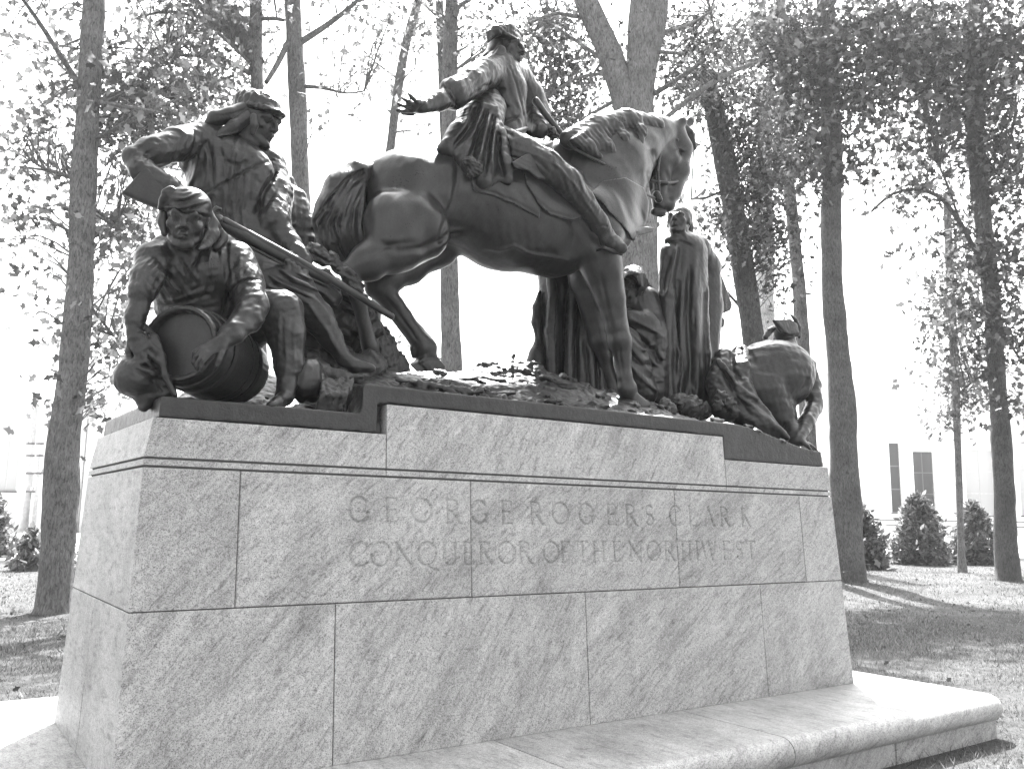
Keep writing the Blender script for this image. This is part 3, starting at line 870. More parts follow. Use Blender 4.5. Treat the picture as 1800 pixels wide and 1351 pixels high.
# saddle cloth, in two layers that follow the flank
for name, off, poly in (('saddle_blanket', .016, [(800, 225), (822, 300), (830, 335), (868, 345), (905, 360), (948, 384), (952, 330), (990, 240)]),
                        ('saddle_flap', .032, [(905, 240), (925, 322), (945, 358), (968, 378), (1004, 388), (1022, 384), (1030, 330), (1010, 240)])):
    S = Sculpt(0.009); horse_trunk(S); S.offset = off; S.clips.append((poly, .35, 1.25))
    S.carve([(p[0], p[1]-6) for p in poly[1:6]], 1.5, .006, -9, .8)
    S.folds(880, 320, 90, 60, -35, 17, .004, -9, .8)
    S.mesh(name, MAT_BRONZE, horse)
S = Sculpt(0.009); horse_trunk(S)
S.tube([(1040, 335, HY, 82), (1076, 294, HY-.02, 68)], .06); S.ellw(1052, 398, .56, 50, 66, .15, -20, k=.06)
S.offset = .02; S.clips.append(([(1036, 338), (1058, 356), (1082, 384), (1104, 410), (1111, 424), (1120, 412), (1148, 404), (1150, 380), (1132, 330), (1100, 312), (1060, 318)], .2, 1.0))
S.folds(1095, 365, 50, 60, -50, 18, .006, seed=2)
S.mesh('breast_cloth', MAT_BRONZE, horse)
# bridle and reins
S = Sculpt(0.0065)
S.tube([(1168, 232, HY-.17, 3.2), (1160, 262, HY-.185, 3.0), (1156, 300, HY-.165, 3.0), (1158, 338, HY-.125, 3.0)], .004)
S.tube([(1145, 318, HY-.13, 3), (1172, 322, HY-.15, 3.4), (1200, 318, HY-.10, 3), (1208, 316, HY-.02, 3)], .004)
S.tube([(1170, 236, HY-.15, 3), (1190, 246, HY-.14, 3.2), (1214, 250, HY-.04, 3)], .004)
S.tube([(1154, 342, HY-.13, 7), (1158, 350, HY-.13, 7)], .004)
S.mesh('bridle', MAT_BRONZE, horse)
S = Sculpt(0.0065)
S.tube([(1150, 348, HY-.14, 2.6), (1130, 338, HY-.24, 2.6), (1100, 312, HY-.30, 2.6), (1060, 288, HY-.30, 2.6), (1010, 262, HY-.22, 2.6), (972, 232, HY-.05, 2.6)], .004)
S.mesh('reins', MAT_BRONZE, horse)
# breast strap with hanging point
S = Sculpt(0.008)
S.tube([(1062, 372, HY-.33, 4), (1085, 392, HY-.32, 5), (1108, 404, HY-.28, 6), (1140, 404, HY-.16, 6)], .01)
S.sheet([(1066, 372), (1090, 386), (1112, 398), (1150, 400), (1146, 408), (1118, 416), (1114, 424), (1106, 414), (1080, 398)], HY-.30, .03, .008, .01, (.0012, 0))
S.mesh('breast_collar', MAT_BRONZE, horse)

# ================================================================ THE RIDER
rider = empty('rider_statue', tuple(aty(890, 300, HY)))
tag(rider, 'bronze frontiersman astride the horse, one arm flung back with open hand, coat tails hanging', 'rider statue')
S = Sculpt(0.0066)
# torso
S.tube([(884, 245, .78, 42), (884, 205, .79, 38), (882, 160, .80, 42), (876, 132, .80, 38)], .05)
S.tube([(852, 132, .66, 27), (878, 118, .78, 25), (912, 140, .95, 24)], .05)
S.tube([(880, 112, .80, 15), (892, 92, .80, 16)], .03)
# right arm thrown back
S.tube([(850, 130, .64, 26), (828, 146, .58, 25), (806, 160, .54, 25)], .03)
S.tube([(808, 160, .54, 25), (797, 165, .53, 28)], .008)
S.carve([(780, 148), (790, 166), (802, 186)], 2.2, .012)
S.tube([(798, 168, .52, 18), (770, 179, .48, 17), (744, 188, .44, 11.5)], .012)
wr = aty(745, 188, .44); fw_ = aty(700, 184, .36)-wr
hand(S, wr, fw_, np.array([0.1, -.5, -.8]), .215, (10, 16, 14), 13, -1, 8)
# bridle arm on the far side
S.tube([(908, 142, .96, 27), (930, 172, .98, 26), (942, 198, .96, 25)], .04)
S.tube([(942, 198, .96, 24), (942, 220, .86, 20), (950, 230, .76, 14)], .03)
hand(S, aty(956, 226, .76), np.array([.6, -.6, -.3]), np.array([.3, .2, .9]), .17, (60, 70, 40), 4, -1, 20)
# near leg
S.tube([(880, 260, .62, 38), (915, 272, .50, 33), (958, 292, .42, 28), (998, 320, .38, 24)], .04)
S.tube([(998, 320, .38, 24), (1025, 354, .40, 20), (1052, 392, .42, 17.5), (1068, 418, .43, 14)], .03)
S.tube([(1066, 420, .43, 16), (1080, 430, .38, 15), (1092, 436, .32, 11)], .02)
S.tube([(880, 262, .95, 40), (960, 290, 1.18, 31), (1000, 320, 1.20, 26), (1060, 400, 1.18, 16)], .03)
S.folds(930, 275, 70, 40, -25, 13, .010, -9, .75, seed=1)
S.folds(1015, 345, 40, 60, -52, 12, .009, -9, .75, seed=2)
S.carve([(940, 268), (985, 296), (1012, 326), (1060, 400)], 3, -.008, -9, .75)
S.carve([(1046, 400), (1056, 396), (1068, 398)], 2, .007, -9, .75)
S.folds(885, 190, 45, 75, -62, 19, .010, seed=3)
S.lines([[(850, 150), (870, 160), (890, 158)], [(848, 165), (872, 185), (900, 190)], [(862, 205), (885, 215), (915, 205)], [(866, 196), (880, 228), (902, 240)]], 3.5, .013)
S.folds(832, 145, 30, 34, 35, 15, .006, seed=4)
S.carve([(790, 150), (800, 172), (806, 192)], 2, .008)
S.carve([(896, 118), (908, 150), (920, 200), (930, 240)], 2, .008)
S.carve([(858, 150), (852, 175), (850, 200)], 4, .012)
S.rough(.05, .0022, 3)
fr = frame(56, -6, 0)
L = head(S, aty(892, 87, .79), fr, .295, ears=False)
S.mesh('body', MAT_BRONZE, rider)
# hair and hat
S = Sculpt(0.007)
S.tube([(876, 78, .80, 17), (868, 96, .79, 15), (856, 104, .78, 11), (846, 106, .76, 6)], .015)
S.tube([(880, 90, .69, 10), (872, 102, .70, 10), (864, 110, .72, 6)], .02)
for q in range(6): S.carve([(880-q*3, 76+q*4), (868-q*3, 92+q*3), (850, 100+q*2)], 1.6, .007)
S.mesh('hair', MAT_BRONZE, rider)
S = Sculpt(0.007)
S.ell(889, 68, .80, 25, 18, .125, -14, k=.02)
S.ell(887, 74, .80, 30, 8, .15, -14, k=.01)
S.tube([(862, 66, .74, 6), (872, 54, .70, 9), (896, 50, .72, 8), (914, 62, .78, 6)], .015)
S.sheet([(858, 78), (854, 56), (872, 45), (896, 43), (884, 56), (868, 62)], .70, .03, .01, .012)
S.tube([(884, 44, .72, 3.5), (888, 40, .72, 2)], .01)
S.carve([(860, 76), (880, 72), (905, 76), (916, 84)], 2, .010)
S.rough(.03, .004, 6)
S.mesh('hat', MAT_BRONZE, rider)
# coat skirts falling behind and over the saddle
S = Sculpt(0.008)
S.tube([(856, 178, .72, 26), (838, 215, .64, 32), (812, 246, .60, 30), (786, 260, .58, 14), (774, 262, .60, 6)], .04)
S.tube([(866, 190, .66, 24), (852, 240, .54, 30), (846, 290, .48, 24), (850, 318, .46, 16)], .04)
S.tube([(824, 240, .58, 26), (818, 274, .52, 20), (828, 300, .46, 12)], .03)
S.tube([(870, 240, .54, 22), (884, 290, .45, 16), (892, 316, .44, 10)], .03)
S.sheet([(846, 180), (874, 190), (884, 250), (896, 312), (866, 326), (838, 312), (820, 296), (800, 262), (822, 222)], .53, .06, .025, .035, (-.0005, -.0004))
S.lines([[(842, 185), (826, 225), (800, 256)], [(856, 190), (840, 235), (826, 285)], [(868, 200), (858, 250), (850, 310)], [(874, 230), (876, 275), (886, 312)]], 5, .030)
S.lines([[(850, 190), (834, 230), (812, 262)], [(862, 200), (850, 245), (838, 300)], [(872, 215), (866, 265), (868, 312)]], 3.5, -.014)
S.folds(835, 250, 60, 80, 68, 12, .010, seed=8)
S.rough(.06, .003, 6)
S.mesh('coat_skirt', MAT_BRONZE, rider)
S = Sculpt(0.008)
S.sheet([(898, 286), (930, 268), (948, 278), (966, 296), (960, 316), (944, 314), (930, 300), (905, 296)], .375, .022, .009, .015, (.0002, 0))
S.folds(930, 292, 40, 26, -40, 9, .007, seed=6)
S.mesh('breeches_cuff', MAT_BRONZE, rider)
S = Sculpt(0.007)
S.tube([(824, 284, .42, 10), (836, 296, .42, 13), (828, 304, .42, 8)], .01)
S.rough(.02, .008, 2)
S.mesh('tassel', MAT_BRONZE, rider)
S = Sculpt(0.007)
S.tube([(838, 220, .60, 4), (870, 236, .54, 4.5), (905, 232, .56, 4.5), (925, 226, .68, 4)], .006)
S.box3(aty(882, 237, .53), (np.array([1, 0, 0]), np.array([0, 0, 1.]), fy), (.035, .035, .012), .006, .004)
S.mesh('belt', MAT_BRONZE, rider)
S = Sculpt(0.007)
S.tube([(1050, 440, .41, 3), (1062, 436, .36, 3.5), (1092, 446, .34, 3.5), (1096, 438, .38, 3), (1078, 402, .44, 3)], .004)
S.mesh('stirrup', MAT_BRONZE, rider)

# long gun held across the far side of the saddle
S = Sculpt(0.0065)
S.tube([(942, 178, .80, 7), (962, 205, .74, 5.5), (985, 232, .70, 4.5), (1012, 262, .66, 4)], .006)
o = S.mesh('rifle_barrel', MAT_BRONZE)
o.name = 'long_rifle'
tag(o, 'thin bronze rod end gripped in the rider\'s hand beside the horse\'s mane', 'rifle')
# ================================================================ BRONZE PLINTH the figures stand on
def plinth_h(x, y):
    hl = 2.108+.30*sst(.42, 1.1, y)*sst(.2, .7, x)
    hc = 2.258+.21*sst(.14, .85, y)+.15*np.exp(-((x-2.45)/.42)**2-((y-.88)/.32)**2)+.06*np.exp(-((x-3.0)/.5)**2-((y-1.0)/.4)**2)
    hr = 2.262-.135*sst(3.72, 4.72, x)*(1-.2*sst(.3, .9, y))+.15*sst(.25, .9, y)
    a = sst(1.035, 1.05, x); b_ = sst(3.60, 3.72, x)
    return hl*(1-a)+hc*a*(1-b_)+hr*b_
plinth = empty('bronze_plinth', (2.4, .77, 2.1))
tag(plinth, 'rough bronze ground slab under the figures with leaves, twigs and rocks cast on it', 'plinth')
S = Sculpt(0.0095)
def f_terr(X, Y, Z):
    d = (Z-plinth_h(X, Y))*.85
    d = np.maximum(d, np.maximum(0.112-Y, Y-1.42))
    d = np.maximum(d, np.maximum(0.098+0.02*(Z-2.1)-X, X-4.738+.22*(Z-2.03)))
    bot = np.where((X > 1.176) & (X < 3.664), 2.1695, 2.0165)
    return np.maximum(d, bot-Z)
S.ops.append((f_terr, np.array([.09, .1, 2.0]), np.array([4.75, 1.43, 2.75]), .002, False))
ex, ey, ez = np.eye(3)
S.box3((1.152, .10, 2.08), (ex, ey, ez), (.022, .06, .085), .004, .004, True)
S.box3((1.008, .14, 2.165), (ex, ey, ez), (.026, .12, .052), .01, .01, True)
rs = random.Random(11)
# twigs and roots
S.tube([(930, 652, .62, 3), (952, 664, .50, 4), (985, 674, .42, 4), (1025, 686, .34, 4), (1062, 698, .28, 3.5)], .012)
S.tube([(946, 652, .60, 4), (955, 662, .52, 4)], .01)
S.tube([(700, 668, .40, 5), (760, 676, .34, 5), (830, 690, .24, 5), (846, 688, .24, 7)], .012)
S.tube([(840, 686, .26, 3), (870, 698, .20, 3), (900, 699, .17, 2)], .01)
for q in range(34):
    x, y = rs.uniform(1.5, 3.5), rs.uniform(.2, 1.1)
    z = plinth_h(x, y); a = rs.uniform(0, 3.14); L_ = rs.uniform(.05, .13)
    c = np.array([x, y, z+.004]); dx = np.array([math.cos(a), math.sin(a), rs.uniform(-.15, .2)])*L_
    S.tube3([c-dx, c+dx*.3+np.array([0, 0, .012]), c+dx], [.006, .016, .005], .012)
for q in range(60):         # leaves pressed on the ground
    x, y = (rs.uniform(1.6, 4.6), rs.uniform(.16, .9)) if q % 3 else (rs.uniform(3.6, 4.3), rs.uniform(.13, .5))
    z = plinth_h(x, y); a = rs.uniform(0, 6.28)
    n = np.array([rs.uniform(-.3, .3), -.35+rs.uniform(-.3, .1), 1.0]); n /= np.linalg.norm(n)
    u = np.cross(n, (math.cos(a), math.sin(a), 0)); u /= np.linalg.norm(u); w_ = np.cross(n, u)
    c = np.array([x, y, z+.012]); sz = rs.uniform(.035, .06)
    for t_ in (-50, 0, 50):
        dr = u*math.cos(math.radians(t_))+w_*math.sin(math.radians(t_))
        S.ell3(c+dr*sz*.5, (dr, np.cross(n, dr), n), (sz*.75, sz*.33, .008), .006)
inner = lambda P: .10+.9*sst(.115, .19, P[:, 1])*sst(.10, .18, P[:, 0])
S.rough(.16, .009, 1, inner); S.rough(.045, .004, 5, inner)
for q in range(26):
    x, y = rs.uniform(800, 1000), rs.uniform(642, 692)
    S.carve([(x, y), (x+rs.uniform(10, 30), y+rs.uniform(-3, 6)), (x+rs.uniform(35, 55), y+rs.uniform(2, 12))], 2.2, rs.uniform(.008, .016), .2, 1.2)
S.mesh('ground_slab', MAT_BRONZE_BASE, plinth)
# rock mass between the men and the horse
S = Sculpt(0.0095)
S.tube([(560, 505, .80, 34), (612, 555, .86, 44), (638, 605, .90, 42), (672, 655, .90, 34)], .05)
S.tube([(632, 560, .92, 30), (656, 600, .95, 31), (688, 648, .95, 30), (706, 664, .95, 22)], .03)
S.tube([(540, 600, .62, 40), (600, 650, .60, 36), (660, 668, .66, 26)], .05)
S.ell(652, 640, .62, 26, 24, .1, k=.03)
S.tube([(535, 640, .5, 32), (560, 655, .38, 18), (600, 662, .32, 12), (632, 664, .30, 8)], .03)
S.folds(625, 560, 90, 90, -48, 17, .028, seed=2)
S.lines([[(690, 560), (640, 610), (610, 640)], [(668, 548), (626, 590), (612, 625)], [(600, 545), (640, 560), (620, 580)], [(585, 515), (612, 530), (640, 548)]], 4, .025)
S.rough(.10, .012, 4); S.rough(.03, .005, 8)
S.mesh('rock', MAT_BRONZE_BASE, plinth)
S = Sculpt(0.009)
S.ell(540, 668, .34, 34, 40, .12, k=.02)
S.rough(.1, .008, 4)
S.mesh('boulder', MAT_BRONZE, plinth)
S = Sculpt(0.0085)
for q in range(15):
    x = 566+q*3.4
    S.tube([(x-6+rs.uniform(-4, 4), 722, .22, 4), (x+rs.uniform(-4, 4), 695, .20+.01*(q % 3), 5), (x+4+rs.uniform(-5, 5), 668+rs.uniform(-4, 6), .26, 3.5)], .014)
S.rough(.03, .006, 3)
S.mesh('grass_clump', MAT_BRONZE_BASE, plinth)
S = Sculpt(0.009)
S.tube([(1190, 705, .62, 14), (1214, 716, .58, 20), (1236, 722, .58, 14)], .03)
S.tube([(1168, 712, .56, 12), (1178, 722, .50, 12)], .02)
S.rough(.08, .012, 3); S.rough(.03, .006, 8)
S.mesh('rock', MAT_BRONZE_BASE, plinth)

# ================================================================ KNEELING MAN WITH THE BARREL
man = empty('kneeling_man_statue', tuple(aty(340, 690, .4)))
tag(man, 'bronze frontiersman in a headscarf kneeling at the front left, arms round a barrel', 'figure statue', 'bronze figures round the horse')
S = Sculpt(0.0058)
S.ell(338, 478, .43, 78, 58, .15, k=.05)
S.ell(345, 535, .50, 72, 52, .16, k=.06)
S.tube([(270, 456, .37, 30), (300, 446, .44, 32), (340, 440, .46, 34), (385, 446, .44, 34), (410, 462, .36, 34)], .04)
S.tube([(330, 455, .40, 30), (327, 420, .32, 27)], .03)
# arm on the left of the picture
S.tube([(268, 458, .36, 28), (258, 490, .30, 26), (253, 508, .28, 23)], .03)
S.tube([(253, 506, .28, 24), (249, 512, .275, 24)], .006)
S.tube([(252, 514, .28, 19), (238, 558, .28, 18), (236, 584, .27, 13)], .012)
wr = aty(236, 588, .265)
hand(S, wr, aty(268, 640, .17)-wr, np.array([-.6, -.75, .25]), .215, (16, 24, 20), 12, 1, 14)
# arm on the right
S.tube([(412, 460, .36, 36), (432, 500, .28, 33)], .03)
S.tube([(432, 500, .27, 30), (444, 538, .17, 27), (436, 558, .13, 26), (408, 586, .07, 20), (390, 601, .045, 15)], .02)
wr = aty(392, 600, .045)
hand(S, wr, aty(330, 634, .04)-wr, np.array([-.3, -.65, .7]), .205, (22, 34, 26), 9, -1, 12)
S.carve([(398, 530), (404, 512), (416, 499), (436, 490), (452, 492)], 2.2, .012)
S.carve([(392, 556), (396, 530), (404, 510)], 4, .02)
# raised knee and boot
S.tube([(420, 585, .62, 46), (478, 548, .34, 36), (496, 546, .31, 35)], .04)
S.tube([(496, 548, .31, 35), (502, 585, .30, 33), (508, 640, .30, 25), (504, 680, .28, 15), (500, 696, .26, 16)], .03)
S.tube([(502, 698, .27, 14), (488, 708, .17, 11), (476, 712, .13, 8)], .02)
# kneeling leg, hanging over the corner
S.tube([(320, 600, .60, 50), (268, 650, .38, 40), (240, 662, .30, 34), (232, 664, .27, 30)], .04)
S.tube([(262, 672, .32, 36), (258, 700, .30, 18), (252, 716, .28, 7)], .03)
S.tube([(256, 574, .27, 5), (272, 594, .22, 6.5), (284, 625, .20, 6.5), (290, 660, .19, 6), (308, 694, .18, 5)], .012)
S.tube([(268, 630, .42, 22), (276, 660, .36, 24), (292, 690, .28, 18)], .03)
S.folds(300, 490, 62, 46, -52, 15, .010, seed=4)
S.folds(375, 470, 55, 60, 78, 17, .012, seed=9)
S.folds(340, 530, 70, 34, 12, 15, .009, seed=6)
S.folds(430, 480, 34, 50, 60, 15, .006, seed=1)
S.folds(260, 490, 30, 40, 65, 11, .010, seed=12)
S.folds(505, 620, 34, 70, 80, 16, .008, seed=3)
S.carve([(318, 452), (330, 478), (345, 500)], 3.5, .014)
S.carve([(352, 440), (345, 462), (330, 480)], 3, .012)
S.carve([(286, 478), (300, 500), (316, 515)], 3, -.010)
S.carve([(372, 430), (368, 460), (372, 490)], 3, -.012)
S.carve([(455, 520), (440, 560)], 6, .006)
S.lines([[(236, 648), (262, 662), (285, 690)], [(246, 640), (275, 650)]], 3, .01)
S.rough(.06, .0025, 2)
fr = frame(16, -13, 2)
L = head(S, aty(328, 386, .26), fr, .285)
S.carve([(318, 369), (330, 373), (342, 371)], 1.8, .006)
S.mesh('body', MAT_BRONZE, man)
S = Sculpt(0.0065)
c = L(0, -.03, .24)
S.ell3(c, fr, (.375*.285, .46*.285, .30*.285), .02)
S.ell3(L(0, .0, .13), (fr[0], fr[1], fr[2]), (.375*.285, .45*.285, .09*.285), .012)
S.tube([(292, 340, .20, 7), (286, 352, .22, 6), (282, 366, .25, 5)], .012)
S.tube([(300, 334, .2, 8), (290, 338, .2, 6)], .01)
S.ell3(L(0, .06, -.22), fr, (.30*.285, .50*.285, .30*.285), .006, True)
S.folds(328, 345, 50, 30, 12, 8, .010, seed=3)
S.carve([(290, 366), (310, 369), (340, 366), (368, 356)], 1.8, .008)
S.carve([(296, 356), (330, 352), (368, 342)], 2, .007)
S.mesh('headscarf', MAT_BRONZE, man)
S = Sculpt(0.007)
S.tube([(290, 370, .28, 9), (286, 390, .28, 9), (289, 410, .27, 6)], .01)
S.tube([(368, 372, .26, 6), (374, 395, .26, 11), (372, 412, .25, 13), (362, 428, .23, 9), (350, 438, .20, 4)], .012)
S.tube([(376, 400, .28, 12), (388, 418, .30, 12), (380, 432, .28, 9)], .012)
for q in range(8): S.carve([(372+q*2.5, 385), (368+q*3, 408), (352+q*4, 434)], 1.5, .008)
S.mesh('hair', MAT_BRONZE, man)

# the barrel
bar = empty('barrel', tuple(aty(330, 690, .3)))
tag(bar, 'bronze barrel lying on its side in the kneeling man\'s arms', 'barrel')
bc0 = aty(318, 604, .21)
bax = np.array([.66, .75, -.03]); bax /= np.linalg.norm(bax)
bu = np.cross(bax, (0, 0, 1.0)); bu /= np.linalg.norm(bu); bv = np.cross(bu, bax)
BL, BR0, BR1 = .60, .174, .203
def lathe(prof, n=64, groove=0, gd=.003):
    bm = bmesh.new(); rings = []
    for (t, r) in prof:
        row = []
        for i in range(n):
            a = 6.28318*i/n
            rr = r-(gd if groove and i % groove == 0 else 0)
            row.append(bm.verts.new(bc0+bax*t+(bu*math.cos(a)+bv*math.sin(a))*rr))
        rings.append(row)
    for k in range(len(rings)-1):
        for i in range(n): bm.faces.new((rings[k][i], rings[k][(i+1) % n], rings[k+1][(i+1) % n], rings[k+1][i]))
    return bm, rings
prof = [(0.04, BR0-.026), (-.012, BR0-.022), (-.020, BR0-.014), (-.020, BR0-.002), (-.008, BR0+.004), (0, BR0)]+[(BL*q/14, BR0+(BR1-BR0)*math.sin(math.pi*q/14)) for q in range(1, 14)]+[(BL, BR0), (BL+.01, BR0-.008), (BL-.02, BR0-.022)]
bm, rings = lathe(prof, 120, 6)
bm.faces.new(rings[-1])
bmesh.ops.recalc_face_normals(bm, faces=bm.faces)
from_bm('staves', bm, MAT_BRONZE_WOOD, bar, True).data.set_sharp_from_angle(angle=math.radians(40))
bm = bmesh.new(); n = 48
row = [bm.verts.new(bc0+bax*.024+(bu*math.cos(6.28318*i/n)+bv*math.sin(6.28318*i/n))*(BR0-.0245)) for i in range(n)]
bm.faces.new(row)
from_bm('barrel_head', bm, MAT_BRONZE_WOOD, bar)
for t in (.07, .15, .35, .43):
    r = BR0+(BR1-BR0)*math.sin(math.pi*t/BL)
    bm, rings = lathe([(t-.017, r-.004), (t-.016, r+.004), (t+.016, r+.005), (t+.017, r-.004)], 64)
    bmesh.ops.recalc_face_normals(bm, faces=bm.faces)
    from_bm('hoop', bm, MAT_BRONZE, bar, True).data.set_sharp_from_angle(angle=math.radians(40))

# ================================================================ MAN WITH THE LONG RIFLE
man = empty('standing_rifleman_statue', tuple(aty(470, 640, .75)))
tag(man, 'bronze frontiersman in a cap leaning forward behind the barrel, long rifle in both hands', 'figure statue', 'bronze figures round the horse')
S = Sculpt(0.0062)
S.ell(398, 292, .80, 84, 54, .16, -14, k=.05)
S.ell(402, 345, .80, 74, 64, .16, k=.06)
S.ell(425, 415, .80, 62, 60, .17, k=.06)
S.tube([(312, 252, .74, 28), (360, 245, .82, 30), (420, 255, .86, 34), (468, 288, .88, 28)], .04)
S.tube([(418, 262, .80, 30), (434, 236, .78, 26)], .03)
S.tube([(314, 254, .72, 29), (275, 266, .68, 26), (236, 276, .66, 20)], .03)
S.tube([(276, 266, .68, 27), (262, 268, .67, 26)], .008)
S.tube([(236, 278, .66, 19), (250, 300, .62, 21), (300, 330, .56, 18), (330, 348, .52, 14)], .02)
wr = aty(326, 346, .53); hand(S, wr, aty(372, 372, .50)-wr, np.array([.2, -.5, .8]), .19, (45, 55, 30), 5, 1, 20)
S.tube([(474, 292, .88, 29), (486, 340, .76, 28), (484, 382, .64, 27)], .03)
S.tube([(484, 384, .64, 27), (484, 392, .62, 28)], .006)
S.tube([(486, 392, .62, 20), (512, 428, .54, 17), (530, 448, .50, 14)], .015)
S.tube([(520, 440, .50, 15), (536, 456, .47, 14)], .01)
for q in range(4):
    x, y = 504+q*10, 458+q*5.4
    S.tube([(x+8, y-12, .46, 6), (x+1, y+2, .42, 5.2), (x+2, y+14, .425, 5), (x+5, y+22, .44, 4)], .004)
S.tube([(430, 450, .80, 52), (478, 505, .56, 40), (524, 515, .46, 30)], .05)
S.tube([(524, 515, .46, 29), (560, 560, .42, 27), (582, 595, .40, 19), (606, 632, .37, 12)], .03)
S.tube([(604, 630, .38, 13), (624, 642, .35, 13), (652, 648, .31, 8)], .02)
S.tube([(440, 440, .86, 50), (430, 520, .86, 38), (425, 620, .86, 26), (420, 690, .86, 18)], .05)
S.tube([(455, 440, .70, 40), (515, 485, .66, 36), (575, 520, .68, 26)], .04)
S.folds(380, 300, 90, 80, 70, 16, .014, seed=7)
S.folds(420, 390, 70, 60, 80, 18, .012, seed=4)
S.folds(486, 360, 34, 60, 50, 15, .011, seed=6)
S.folds(275, 275, 50, 40, 30, 15, .007, seed=2)
S.folds(545, 500, 80, 50, -40, 15, .018, seed=5)
S.carve([(345, 350), (400, 318), (450, 292), (478, 282)], 2.4, .010)
S.carve([(384, 258), (398, 285), (420, 292), (448, 276)], 4, .012)
S.carve([(362, 245), (372, 280), (376, 330)], 4, .012)
S.carve([(340, 255), (330, 285), (322, 310)], 4, .014)
S.carve([(486, 300), (464, 335), (450, 380)], 5, .018)
S.carve([(540, 530), (575, 580), (600, 625)], 4, -.008)
S.rough(.06, .0028, 9)
fr = frame(72, -14, -6)
L = head(S, aty(453, 212, .77), fr, .290)
S.mesh('body', MAT_BRONZE, man)
S = Sculpt(0.0068)
S.tube([(432, 192, .74, 14), (405, 204, .73, 15), (378, 208, .74, 13), (364, 217, .75, 6)], .015)
S.tube([(434, 205, .70, 11), (412, 222, .69, 12), (394, 232, .70, 8), (384, 238, .70, 4)], .012)
S.tube([(446, 205, .64, 6), (447, 220, .635, 7), (444, 234, .65, 5)], .01)
for q in range(9): S.carve([(436, 190+q*4), (408, 200+q*4), (372, 206+q*4)], 1.7, .009)
S.mesh('hair', MAT_BRONZE, man)
S = Sculpt(0.0068)
S.ell3(L(0, -.05, .28), fr, (.375*.29, .45*.29, .29*.29), .02)
S.ell3(L(0, .04, .20), fr, (.39*.29, .50*.29, .10*.29), .015)
S.ell3(L(0, -.30, .33), fr, (.28*.29, .22*.29, .22*.29), .04)
S.ell3(L(0, .14, -.06), fr, (.30*.29, .50*.29, .20*.29), .006, True)
S.folds(462, 175, 40, 24, -25, 10, .008, seed=3)
S.rough(.04, .004, 3)
S.mesh('cap', MAT_BRONZE, man)

rif = empty('long_rifle', tuple(aty(440, 420, .5)))
tag(rif, 'long bronze rifle slanting down from the leaning man\'s elbow across the group', 'rifle')
S = Sculpt(0.0065)
S.sheet([(213, 341), (256, 293), (276, 312), (326, 346), (352, 366), (340, 382), (306, 378), (268, 364)], .60, .055, .018, .02, (-.0006, 0))
S.tube([(318, 352, .53, 16), (380, 388, .48, 12), (430, 416, .45, 10)], .02)
S.tube([(430, 416, .45, 10), (520, 464, .44, 9), (575, 492, .44, 8.5)], .01)
S.mesh('stock', MAT_BRONZE_WOOD, rif)
S = Sculpt(0.0065)
S.tube([(395, 388, .45, 7), (520, 456, .43, 7), (600, 502, .43, 7), (688, 556, .44, 6)], .004)
S.tube([(420, 424, .445, 3), (520, 476, .435, 3)], .004)
S.mesh('gun_barrel', MAT_BRONZE, rif)
S = Sculpt(0.0065)
S.box3(aty(378, 384, .47), (RT*.85-UP*.5, UP*.85+RT*.5, FW), (.045, .018, .02), .006, .01)
S.tube([(372, 374, .46, 4), (380, 366, .46, 4), (388, 368, .46, 3)], .006)
S.mesh('flintlock', MAT_BRONZE, rif)
# tattered leaves and fringe hanging by the rifle
S = Sculpt(0.0075)
for (x, y, a, b_, r_) in ((560, 448, 26, 16, -40), (590, 462, 10, 22, 20), (535, 462, 16, 9, -30), (610, 480, 18, 12, -40), (622, 500, 22, 12, -35)):
    S.ell(x, y, .56, a, b_, .04, r_, k=.02)
S.lines([[(530, 450), (560, 470), (580, 480)], [(545, 462), (565, 480), (590, 500)], [(540, 440), (580, 462)]], 2, .016)
S.rough(.04, .008, 2)
S.mesh('leaf_cluster', MAT_BRONZE_BASE, plinth)

# ================================================================ MAN BEHIND, turned away
man = empty('turned_man_statue', tuple(aty(510, 520, 1.15)))
tag(man, 'bronze man seen from behind, only his bowed head and shoulder showing beside the horse\'s tail', 'figure statue', 'bronze figures round the horse')
S = Sculpt(0.009)
S.ell(510, 392, 1.16, 37, 60, .17, 12, k=.04)
S.tube([(500, 400, 1.16, 40), (505, 470, 1.14, 40), (520, 540, 1.12, 38)], .05)
S.ell(503, 326, 1.18, 17, 19, .10, k=.03)
S.tube([(520, 350, 1.12, 20), (540, 400, 1.05, 16), (540, 430, 1.0, 14)], .03)
S.folds(515, 390, 40, 60, 70, 14, .012, seed=3)
S.rough(.06, .004, 1)
S.mesh('body', MAT_BRONZE, man)

# ================================================================ STANDING MAN IN A BLANKET by the horse's head
man = empty('blanketed_man_statue', tuple(aty(1205, 725, .92)))
tag(man, 'bronze man standing upright in a long folded blanket right below the horse\'s muzzle', 'figure statue', 'bronze figures round the horse')
S = Sculpt(0.009)
S.tube([(1203, 447, .96, 40), (1202, 520, .96, 42), (1206, 620, .96, 42), (1206, 712, .96, 42)], .03)
S.tube([(1190, 432, .94, 22), (1222, 440, 1.0, 26), (1240, 470, 1.02, 26), (1244, 540, 1.02, 26), (1236, 640, 1.0, 26), (1232, 715, .98, 24)], .03)
S.tube([(1176, 444, .92, 16), (1172, 520, .90, 14), (1176, 620, .90, 16), (1182, 715, .90, 20)], .03)
S.tube([(1178, 424, .94, 10), (1200, 420, .90, 11), (1216, 428, .96, 11)], .02)
S.lines([[(1190, 436), (1183, 470), (1172, 520)]], 4, -.022)
S.lines([[(1222, 450), (1224, 540), (1228, 640), (1226, 720)], [(1200, 460), (1196, 560), (1200, 660), (1196, 722)]], 5, -.016)
